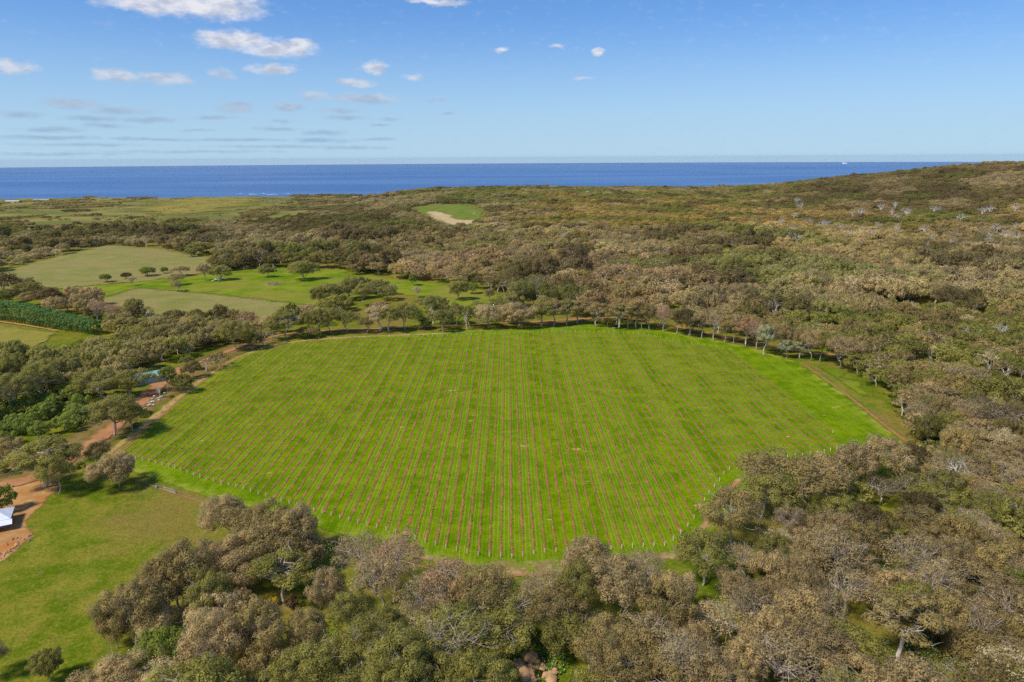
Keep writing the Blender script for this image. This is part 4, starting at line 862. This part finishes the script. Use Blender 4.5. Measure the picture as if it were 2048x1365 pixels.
def hip(m_, x0, x1, y0, y1, z0, zr, inset, th=.12):
    ym = (y0 + y1) / 2; V = [(x0, y0, z0), (x1, y0, z0), (x1, y1, z0), (x0, y1, z0), (x0 + inset, ym, zr), (x1 - inset, ym, zr)]; V += [(a, b, c - th) for a, b, c in V]
    m_.add(V, [(0, 1, 5, 4), (1, 2, 5), (2, 3, 4, 5), (3, 0, 4), (6, 10, 11, 7), (7, 11, 8), (8, 11, 10, 9), (9, 10, 6), (0, 6, 7, 1), (1, 7, 8, 2), (2, 8, 9, 3), (3, 9, 6, 0)])
def building(name, px, py, rz, w, d, h, rise, label, roofm, wallm, hipped=False, wins=3):
    x, y = base_px(px, py); root = empty(name, (x, y, float(terrain(x, y)) - .05), rz); tag(root, label, 'house' if 'house' in name else 'shed')
    e = MB(); e.box((0, 0, h / 2 + .05), (w, d, h)); wl = e.obj('wall', wallm, root)
    e = MB()
    if hipped: hip(e, -w / 2 - .6, w / 2 + .6, -d / 2 - .6, d / 2 + .6, h + .1, h + rise, d / 2)
    else: gable(e, -w / 2, w / 2, -d / 2, d / 2, h + .06, h + rise)
    rf = e.obj('roof', roofm, root)
    for i in range(wins):
        xx = -w / 2 + w * (i + .5) / wins; e = MB(); e.box((xx, -d / 2 - .02, h * .55), (1.4, .06, 1.2)); wn = e.obj('window', m_cream, root); e = MB(); e.box((xx, -d / 2 - .06, h * .55), (1.2, .04, 1.0)); e.obj('pane', m_glass, wn)
    e = MB(); e.box((w / 2 + .02, 0, 1.05), (.06, 1.0, 2.05)); e.obj('door', m_timber, root)
    return root, rf
# white-roofed house at the picture edge: hipped main roof over a lower verandah skirt
x, y = base_px(27, 1061); x -= 7.4 * math.cos(R_(28)) + 6.2 * math.sin(R_(28)); y -= 7.4 * math.sin(R_(28)) - 6.2 * math.cos(R_(28)); root = empty('white_roofed_house', (x, y, float(terrain(x, y)) - .05), R_(28)); tag(root, 'brick house with white hipped metal roof and verandah on bare sandy ground', 'house')
e = MB(); e.box((0, 0, 1.35), (12.5, 7.0, 2.7)); e.obj('wall', m_brick, root)
e = MB(); hip(e, -6.9, 6.9, -4.1, 4.1, 2.95, 4.9, 4.0); e.obj('roof', m_roofw, root)
e = MB(); V = [(-7.4, -6.2, 2.2), (7.4, -6.2, 2.2), (7.2, -4.0, 2.85), (-7.2, -4.0, 2.85)]; V += [(a, b, c - .1) for a, b, c in V]; e.add(V, [(0, 1, 2, 3), (7, 6, 5, 4), (0, 4, 5, 1), (1, 5, 6, 2), (2, 6, 7, 3), (3, 7, 4, 0)]); ver = e.obj('verandah_roof', m_roofw, root)
for xx in (-7.1, -3.5, 0, 3.5, 7.1): e = MB(); e.box((xx, -6.05, 1.07), (.14, .14, 2.15)); e.obj('verandah_post', m_timber, root)
for xx in (-4, 0, 4.2): e = MB(); e.box((xx, -3.53, 1.4), (1.6, .08, 1.3)); wn = e.obj('window', m_cream, root); e = MB(); e.box((xx, -3.58, 1.4), (1.4, .05, 1.1)); e.obj('pane', m_glass, wn)
e = MB(); e.box((2.0, -3.54, 1.0), (.95, .07, 2.05)); e.obj('door', m_timber, root)
e = MB(); e.box((0, -5.0, .06), (14.6, 2.9, .12)); e.obj('verandah_floor', m_cream, root)
root, rf = building('bush_house', 1634, 666, R_(-18), 14, 10, 3.0, 3.0, 'rambling house with grey metal roof and solar panels deep among the gums', m_roofg, m_cream)
for i in range(4):
    for j in range(2):
        e = MB(); y0 = -4.9 + j * 2.1; zf = lambda yy: 3.2 + .06 + (yy + 5.5) / 5.5 * 2.94 + .09
        V = [(-2 + i * 1.9, y0, zf(y0)), (-.25 + i * 1.9, y0, zf(y0)), (-.25 + i * 1.9, y0 + 1.9, zf(y0 + 1.9)), (-2 + i * 1.9, y0 + 1.9, zf(y0 + 1.9))]; V += [(a, b, c - .06) for a, b, c in V]
        e.add(V, [(0, 1, 2, 3), (7, 6, 5, 4), (0, 4, 5, 1), (1, 5, 6, 2), (2, 6, 7, 3), (3, 7, 4, 0)]); e.obj('solar_panel', m_solar, rf)
e = MB(); e.box((10.5, 1.0, 1.4), (5.5, 7, 2.8)); e.obj('wing', m_cream, root); e = MB(); gable(e, 7.8, 13.2, -2.4, 4.4, 2.85, 4.2); e.obj('roof', m_roofg, root)
building('garden_shed', 1545, 642, R_(10), 6, 5, 2.6, 1.6, 'small outbuilding with bluish roof among the gums near the bush house', m_roofg, m_timber, wins=1)
building('garden_shed', 1560, 634, R_(-25), 7, 5, 2.6, 2.0, 'small dark-roofed outbuilding under the gums behind the bluish shed', m_roofd, m_timber, wins=1)
building('farm_shed', 300, 764, R_(38), 13, 8, 3.6, 1.8, 'teal-roofed farm shed half hidden by gums beside the red gravel yard', m_teal, m_teal, wins=2)
building('farm_shed', 210, 778, R_(70), 6, 5, 3.0, 1.2, 'small grey-blue shed under the gums behind the shrub thicket', m_roofd, m_roofd, wins=1)
building('hidden_cottage', 1268, 574, R_(12), 9, 7, 3, 2.2, 'pale-roofed cottage glimpsed between grey gums on the slope', m_roofw, m_cream, wins=2)
building('hidden_cottage', 1288, 576, R_(-20), 8, 6, 3, 2.0, 'blue-grey roofed cottage beside the pale-roofed one on the slope', m_roofg, m_cream, wins=2)
building('long_shed', 27, 406, R_(-4), 52, 20, 6, 2, 'long white industrial shed on the coastal plain', m_roofw, m_cream, wins=6)
building('long_shed', 85, 403, R_(-3), 60, 26, 5, 3, 'low blue-grey shed on the coastal plain beside the white one', m_roofg, m_roofd, wins=4)
building('coast_house', 130, 385, R_(5), 26, 14, 6, 5, 'pale house among trees at the edge of the sea', m_roofw, m_cream, wins=3)
building('coast_house', 720, 424, R_(15), 9, 7, 4, 2, 'tiny white hut in the dark woodland on the headland', m_roofw, m_cream, wins=1)
x, y = base_px(1175, 389); root = empty('water_tank', (x, y, float(terrain(x, y)))); tag(root, 'pale turquoise water tank standing in scrub on the headland ridge', 'tank')
m_tank = plain('turquoise_tank', lin(150, 200, 190), .5, .3, .05); e = MB(); e.tube([(0, 0, 0), (0, 0, 6.5)], [4.5, 4.5], 18); e.obj('tank_wall', m_tank, root, False); e = MB(); e.tube([(0, 0, 6.5), (0, 0, 7.6)], [4.8, .3], 18); e.obj('tank_roof', m_tank, root)
# ------------------------------------------------------------------ hedge of dense conifers
HB = [np.array(q) for q in gpoly([(-90,632),(0,641),(100,656),(196,670)])]
root = empty('windbreak_hedge', (*HB[1], float(terrain(*HB[1])))); base = np.array([*HB[1], float(terrain(*HB[1]))]); tag(root, 'tall dense dark green windbreak hedge beside the yellow planted field', 'hedge')
LV, LF, LN, Lv = [], [], [], []; nb = 0; tot = sum(np.hypot(*(HB[i + 1] - HB[i])) for i in range(3)); done_ = 0.0
for i in range(3):
    a, b = HB[i], HB[i + 1]; L = np.hypot(*(b - a)); T_ = (b - a) / L; N2 = np.array([-T_[1], T_[0]])
    for s_ in np.arange(0, L, 1.1):
        gl = (done_ + s_) / tot; Hh = 13.0 - 5.5 * max(0, gl - .55) / .45 + rng.normal(0, .25)
        for th in rng.uniform(-1.0, 1.0, 17):
            sx = 3.2 * np.clip(math.sin(th * 1.75) * 1.15, -1, 1); sz = 1.6 + (Hh - 1.6) * min(1.0, math.cos(th * 1.45) * 1.35)
            c_ = np.array([*(a + T_ * (s_ + rng.normal(0, .4)) + N2 * (sx + rng.normal(0, .3))), 0]); c_[2] = float(terrain(c_[0], c_[1])) + sz + rng.normal(0, .35)
            m_ = 13; d = rng.normal(0, 1, (m_, 3)); out = np.array([*(N2 * math.sin(th * 1.57)), max(.1, math.cos(th * 1.57))]); d += out * .8; d /= np.linalg.norm(d, axis=1)[:, None]
            pos = c_ - base + d * rng.uniform(.6, 1.15, m_)[:, None]; nn = d * .7 + out * .5 + rng.normal(0, .4, (m_, 3)); nn /= np.linalg.norm(nn, axis=1)[:, None]
            ax = np.cross(nn, rng.normal(0, 1, (m_, 3))); ax /= np.linalg.norm(ax, axis=1)[:, None]; bx = np.cross(nn, ax); sz_ = rng.uniform(.25, .5, m_)[:, None]
            q = np.stack([pos - ax * sz_, pos - bx * sz_ * .7, pos + ax * sz_, pos + bx * sz_ * .7], 1).reshape(-1, 3)
            LV.append(q); LN.append(np.repeat(d * .7 + nn * .3, 4, 0)); LF.append(np.arange(m_ * 4).reshape(-1, 4) + nb); nb += m_ * 4; Lv.append(np.repeat(.5 * rng.random() + .5 * rng.random(m_), 4))
        if int(s_ / 1.1) % 3 == 0:
            q = a + T_ * s_; z = float(terrain(*q)); e = MB(); e.tube([np.array([*q, z - .2]) - base, np.array([*q, z + Hh * .7]) - base], [.22, .1], 5, False); e.obj('trunk', m_dark, root)
    done_ += L
o = bpy.data.objects.new('foliage', leaf_mesh('hedge_foliage', (np.concatenate(LV), [tuple(f) for f in np.concatenate(LF).tolist()], np.concatenate(LN), np.concatenate(Lv)), m_leaf)); COL.objects.link(o); o.parent = root; o['tint'] = [float(q) for q in PAL['pine']]
for a in [(250,652,670,24,'bush','pine'),(290,660,680,22,'bush','pine')]: pass
# ------------------------------------------------------------------ undergrowth, lilies, rocks
gx, gy = grid(-260, 330, 70, 460, 3.4); gz = terrain(gx, gy); qx, qy, qd = project(gx, gy, gz)
k = (qx > -150) & (qx < 2200) & (qy < 1500) & ~inside(NF1, qx, qy) & ~inside(NF2, qx, qy) & (qy > 780) & (vnoise(gx, gy, 14, 9) > .42) & (seg_dist(ROAD, gx, gy, False) > 5) & ~inside(field_w, gx, gy)
for wp in WP: k &= ~inside(wp, gx, gy)
k &= rng.random(k.shape) < .55; gx, gy, gz = gx[k], gy[k], gz[k]; n = len(gx)
tc = np.where((rng.random(n) < .5)[:, None], PAL['bs'], PAL['gr']); q = rng.random(n); tc[q < .2] = PAL['dk']; tc[q > .9] = PAL['og']; tc = tc * rng.uniform(.6, 1.0, (n, 1)) * (.85, 1.1, .6)
sc_ = rng.uniform(.22, .62, n)
gn_scatter('undergrowth', np.column_stack([gx, gy, gz - .15]), rng.integers(0, 3, n), rng.uniform(0, 6.28, n), sc_ * 1.2, sc_ * rng.uniform(.6, 1.0, n), tc, BUSHES[:3], 'low green undergrowth beneath the bush around the vineyard', 'undergrowth')
m_lily = plain('white_lily', lin(236, 238, 226), .6, .2, .03); ll = MB()
m_lleaf = plain('lily_leaves', lin(84, 112, 20), .8, .1, .25, 1.5); lf = MB()
for (cx_, cy_, rx_, ry_, nn_) in [(1075,1325,62,42,420),(1772,1125,34,40,160),(1800,1300,60,26,160),(1890,1305,40,26,90),(1575,1005,26,16,40),(660,1240,24,40,40),(1100,1275,40,14,50)]:
    for _ in range(nn_):
        a = rng.random() * 6.28; r_ = rng.random() ** .5; x, y = ground(cx_ + rx_ * r_ * math.cos(a), cy_ + ry_ * r_ * math.sin(a)); x, y = float(x[0]), float(y[0]); z = float(terrain(x, y))
        for _k in range(3):
            aa = rng.random() * 6.28; d = np.array([math.cos(aa), math.sin(aa), .9]) * rng.uniform(.3, .55); w_ = np.array([-math.sin(aa), math.cos(aa), 0]) * .2; b0 = np.array([x, y, z + .05])
            lf.add([b0, b0 + d * .55 + w_, b0 + d, b0 + d * .55 - w_], [(0, 1, 2, 3)])
        if rng.random() < .34: ll.tube([(x, y, z + .35), (x + .03, y, z + .55), (x + .08, y - .05, z + .72)], [.02, .035, .07], 5, False)
tag(ll.obj('lily_flowers', m_lily), 'white arum lilies flowering in the green clearings of the bush', 'lilies', kind='stuff'); tag(lf.obj('lily_leaves', m_lleaf), 'glossy green lily leaves around the boulders and clearings', 'leaves', kind='stuff')
m_rock, t = new_mat('lichened_rock'); p = t.pos(); c = t.mix(t.ramp(t.noise(p, .9, 5, .7), .35, .65), lin(204, 164, 118), lin(172, 136, 100)); c = t.mix(t.ramp(t.noise(p, 3., 4, .7), .55, .7), c, lin(138, 120, 98)); diffuse(t, c, .95, .05, t.noise(p, 2.2, 5, .7), .7, .25)
def rock_mesh(seed, sub=3):
    r = np.random.default_rng(seed); bm = bmesh.new(); bmesh.ops.create_icosphere(bm, subdivisions=sub, radius=1.0); f = r.normal(0, 1, (5, 3)) * 1.6; ph = r.random(5) * 6
    for v in bm.verts:
        n_ = np.array(v.co); k_ = 1 + sum(.12 * math.sin(float(f[j] @ n_) * 1.4 + ph[j]) for j in range(5)); k_ = min(k_, 1.12); k_ += .05 * math.sin(float(f[0] @ n_) * 5 + ph[1]) + .04 * math.sin(float(f[1] @ n_) * 8 + ph[2]) + r.normal(0, .012); v.co = Vector(n_ * k_ * (1, .8, .55))
    me = bpy.data.meshes.new('boulder'); bm.to_mesh(me); bm.free(); me.materials.append(m_rock); me.polygons.foreach_set('use_smooth', [True] * len(me.polygons)); return me
RM_ = [rock_mesh(40 + k) for k in range(4)]
for i, (rx, ry, rs) in enumerate([(1062,1318,1.7),(1040,1330,1.5),(1052,1352,2.2),(1072,1340,1.1),(1060,1334,.8),(1084,1340,.9),(1092,1352,1.0),(1108,1346,1.3),(1075,1324,.7),(1102,1360,1.6),(1046,1312,.7),(1066,1362,1.2),(1084,1330,.6)]):
    x, y = base_px(rx, ry); o = bpy.data.objects.new('boulder', RM_[i % 4]); COL.objects.link(o); o.location = (x, y, float(terrain(x, y)) + rs * .12); o.scale = (rs, rs, rs); o.rotation_euler = (0, 0, rng.uniform(0, 6))
    tag(o, ('large' if rs > 1.4 else 'small' if rs < .95 else 'medium') + ' tan granite boulder among white lilies in the bush clearing', 'boulder', 'granite boulders in the lily clearing')
for i in range(34):   # rubble bank by the house
    u_ = rng.random(); x, y = base_px(-6 + 66 * u_ + rng.normal(0, 4), 1116 - 48 * u_ + rng.normal(0, 5)); rs = rng.uniform(.25, .6); o = bpy.data.objects.new('rubble_stone', RM_[i % 4]); COL.objects.link(o); o.location = (x, y, float(terrain(x, y)) + .12); o.scale = (rs,) * 3; o.rotation_euler = (rng.uniform(0, 3), 0, rng.uniform(0, 6))
    tag(o, 'rough stone in the rubble bank beside the sandy house yard', 'stone', 'stones of the rubble bank')
# ------------------------------------------------------------------ sheep
def sheep_mesh(graze):
    me = bpy.data.meshes.new('sheep_cage'); hd = (.72, 0, .28) if graze else (.82, 0, .95); nk = (.58, 0, .52) if graze else (.66, 0, .82)
    V = [(0, 0, .62), (.30, 0, .64), (.46, 0, .62), nk, hd, (hd[0] + .14, 0, hd[2] - .08), (-.30, 0, .62), (-.46, 0, .60), (.36, .14, .42), (.37, .13, .2), (.37, .13, .02), (.36, -.14, .42), (.37, -.13, .2), (.37, -.13, .02), (-.38, .14, .42), (-.42, .13, .2), (-.38, .13, .02), (-.38, -.14, .42), (-.42, -.13, .2), (-.38, -.13, .02), (-.56, 0, .48)]
    E = [(0, 1), (1, 2), (2, 3), (3, 4), (4, 5), (0, 6), (6, 7), (2, 8), (8, 9), (9, 10), (2, 11), (11, 12), (12, 13), (7, 14), (14, 15), (15, 16), (7, 17), (17, 18), (18, 19), (7, 20)]
    rad = [.30, .29, .24, .14, .11, .07, .30, .25, .10, .05, .045, .10, .05, .045, .11, .055, .045, .11, .055, .045, .05]
    me.from_pydata(V, E, []); o = bpy.data.objects.new('sheep_cage', me); COL.objects.link(o); o.modifiers.new('skin', 'SKIN'); sub = o.modifiers.new('sub', 'SUBSURF'); sub.levels = sub.render_levels = 1
    for i, r_ in enumerate(rad): me.skin_vertices[0].data[i].radius = (r_, r_)
    me.skin_vertices[0].data[0].use_root = True
    out = bpy.data.meshes.new_from_object(o.evaluated_get(bpy.context.evaluated_depsgraph_get())); bpy.data.objects.remove(o); out.name = 'sheep'; out.materials.clear(); out.materials.append(m_wool); return out
m_wool = plain('wool', lin(226, 212, 186), .95, .05, .08, 4.0); SH = [sheep_mesh(True), sheep_mesh(False)]
for i, (cx_, cy_) in enumerate([(309,795.5),(305,800.5),(298.5,808),(303.5,806.5),(307,805.5),(300.5,812),(307.5,812.5),(296,813.5),(290,820),(317.5,799),(318.5,803),(322,797),(328.5,794.5),(329.5,789)]):
    x, y = base_px(cx_, cy_); o = bpy.data.objects.new('sheep', SH[i % 4 == 3]); COL.objects.link(o); o.location = (x, y, float(terrain(x, y)) + .02); o.rotation_euler = (0, 0, rng.uniform(-.7, .9) + (3.1 if i % 3 == 0 else 0)); s_ = rng.uniform(1.0, 1.15); o.scale = (s_,) * 3
    tag(o, ('cream sheep with raised head' if i % 4 == 3 else 'cream sheep grazing head down') + ' in the flock by the little leafless tree', 'sheep', 'flock of sheep on the road verge')
# ------------------------------------------------------------------ things on the pasture
x, y = base_px(546, 570); root = empty('brush_pile', (x, y, float(terrain(x, y)))); tag(root, 'heap of dry grey-brown branches lying on the green pasture', 'brush pile')
m_stick = bark('dry_sticks', lin(146, 122, 100), lin(178, 156, 134)); e = MB()
for _ in range(420):
    a = rng.random() * 6.28; r_ = rng.random() ** .6; c_ = np.array([7.0 * r_ * math.cos(a), 3.6 * r_ * math.sin(a), 2.4 * (1 - r_ ** 1.6) * rng.uniform(.5, 1.0) + .1]); d = rng.normal(0, 1, 3) * (1, 1, .45); d /= np.linalg.norm(d); h = rng.uniform(.7, 1.8)
    e.tube([c_ - d * h, c_ + rng.normal(0, .1, 3), c_ + d * h], [.09, .07, .03], 3, False)
tag(e.obj('branches', m_stick, root), kind='stuff')
bm = rock_mesh(77); bm.materials.clear(); bm.materials.append(m_stick); o = bpy.data.objects.new('core', bm); COL.objects.link(o); o.parent = root; o.scale = (6.4, 3.9, 3.4)
w, _, H0, R0 = NEAR['dead'][1]; x, y = base_px(425, 563); o = empty('fallen_tree', (x, y, float(terrain(x, y)) + .5)); tag(o, 'pale fallen dead tree lying beside a trunk on the pasture', 'fallen tree'); q = bpy.data.objects.new('trunk', w); COL.objects.link(q); q.parent = o; o.rotation_euler = (0, R_(82), R_(-8)); o.scale = (.8, .8, 1.1)
x, y = base_px(1225, 657.5); e = MB(); e.tube([(0, 0, .3), (1.4, .3, .34), (3.2, .2, .3)], [.28, .26, .16], 8); o = e.obj('fallen_log', m_deadwood, None, True); o.location = (x, y, float(terrain(x, y))); tag(o, 'short pale log on the grass before the far tree line', 'log')
# tractor
x, y = base_px(401, 503); root = empty('tractor', (x, y, float(terrain(x, y)) + .4), R_(8)); tag(root, 'blue tractor with white cab at the top of the planted field', 'tractor')
m_blue = plain('blue_paint', lin(44, 62, 132), .4, .5, .05); m_cab = plain('white_cab', lin(228, 228, 226), .4, .4, .04); m_tyre = plain('tyre_rubber', lin(40, 40, 42), .9, .1, .1); m_red2 = plain('red_paint', lin(190, 70, 48), .5, .4, .05)
e = MB(); e.box((1.0, 0, 1.25), (2.2, .9, .8)); e.box((2.15, 0, 1.15), (.15, .7, .55)); e.obj('bonnet', m_blue, root); e = MB(); e.box((-.6, 0, 1.2), (1.5, 1.1, .5)); e.obj('chassis', m_blue, root)
e = MB(); e.box((-.6, 0, 2.0), (1.5, 1.4, 1.2)); cb_ = e.obj('cab', m_glass, root); e = MB(); e.box((-.6, 0, 2.68), (1.75, 1.65, .16)); e.obj('cab_roof', m_cab, cb_); e = MB(); e.tube([(1.2, .3, 1.6), (1.2, .3, 2.4)], [.05, .05], 6); e.obj('exhaust', m_tyre, root)
e = MB(); e.box((-2.2, 0, .9), (1.4, 2.2, .7)); e.obj('implement', m_red2, root)
for (wx, wy, wr, ww) in [(-.9, .95, .85, .5), (-.9, -.95, .85, .5), (1.6, .8, .55, .35), (1.6, -.8, .55, .35)]:
    e = MB(); e.tube([(wx, wy - ww / 2, wr), (wx, wy + ww / 2, wr)], [wr, wr], 14); wh = e.obj('wheel', m_tyre, root); e = MB(); e.tube([(wx, wy - ww / 2 - .03, wr), (wx, wy + ww / 2 + .03, wr)], [wr * .5, wr * .5], 10); e.obj('rim', m_cab, wh)
x, y = base_px(554.5, 679); root = empty('box_sign', (x, y, float(terrain(x, y)))); tag(root, 'pale blue-white box on a grey post beside the gravel road verge', 'sign'); e = MB(); e.tube([(0, 0, -.2), (0, 0, 1.5)], [.12, .12], 6); e.obj('post', m_post, root); e = MB(); e.box((0, 0, 1.85), (1.1, .5, .9)); e.obj('box', plain('pale_blue_box', lin(190, 206, 220), .6, .3, .05), root)
# ------------------------------------------------------------------ ship and surf
d = ray_dir(1689, 328.4); Rs = 24000.0; hx, hy = d[0] / math.hypot(d[0], d[1]) * Rs, d[1] / math.hypot(d[0], d[1]) * Rs
root = empty('ship', (hx, hy, SEA - Rs ** 2 / (2 * 6.371e6) - 2), -math.atan2(hx, hy)); tag(root, 'white ship far out on the sea horizon', 'ship')
m_hull = plain('white_hull', lin(236, 238, 240), .5, .3, .02); e = MB(); V = [(-85, -14, 0), (85, -14, 0), (85, 14, 0), (-85, 14, 0), (-92, -15, 26), (104, -15, 28), (104, 15, 28), (-92, 15, 26)]; e.add(V, [(0, 1, 2, 3)[::-1], (4, 5, 6, 7), (0, 1, 5, 4), (1, 2, 6, 5), (2, 3, 7, 6), (3, 0, 4, 7)]); e.obj('hull', m_hull, root)
root.scale = (.75, .75, .75); e = MB(); e.box((-10, 0, 36), (150, 26, 22)); e.box((-40, 0, 52), (60, 22, 12)); e.obj('superstructure', m_hull, root); e = MB(); e.tube([(-50, 0, 55), (-52, 0, 72)], [6, 5], 10); e.obj('funnel', m_hull, root)
m_foam, t = new_mat('foam'); al = t.ramp(t.noise(t.vec('MULTIPLY', t.pos(), (.5, 1, 1)), .05, 5, .7), .48, .60); diffuse(t, lin(232, 238, 242), .9, .05, None, alpha=al); e = MB()
for (a, b, wd, hh) in [(505,389.0,22,1.0),(545,390.0,28,1.3),(590,390.5,18,.8),(480,388.2,12,.9),(575,387.6,14,.7),(640,389.8,10,.7),(528,387.5,8,.6),(800,383,5,.5)]:
    pts = []
    for th in np.arange(0, 6.28, .5):
        dd_ = ray_dir(a + wd * .5 * math.cos(th) * rng.uniform(.7, 1.2), b + hh * math.sin(th) * rng.uniform(.6, 1.2)); k_ = (SEA - CAM_H) / dd_[2]; r_ = math.hypot(dd_[0] * k_, dd_[1] * k_); pts.append((dd_[0] * k_, dd_[1] * k_, SEA - r_ * r_ / (2 * 6.371e6) + 2.0))
    e.add(pts, [tuple(range(len(pts)))])
tag(e.obj('surf', m_foam), 'white surf breaking off the coast', 'surf', kind='stuff')


# ------------------------------------------------------------------ haze: the clear sea air over land and water
m_haze = bpy.data.materials.new('sea_air'); m_haze.use_nodes = True; m_haze.node_tree.nodes.clear(); t = NT(m_haze.node_tree)
pv = t.new('ShaderNodeVolumePrincipled'); pv.inputs['Color'].default_value = (0.70, 0.87, 1.0, 1); pv.inputs['Density'].default_value = 1.0e-5; pv.inputs['Anisotropy'].default_value = 0.0
ho = t.new('ShaderNodeOutputMaterial'); t.put(ho.inputs['Volume'], pv.outputs[0])
e = MB(); e.box((0, 0, -177.5), (106000, 106000, 605)); o = e.obj('haze', m_haze); tag(o, 'thin pale sea air over the land and the water', 'haze', kind='stuff')
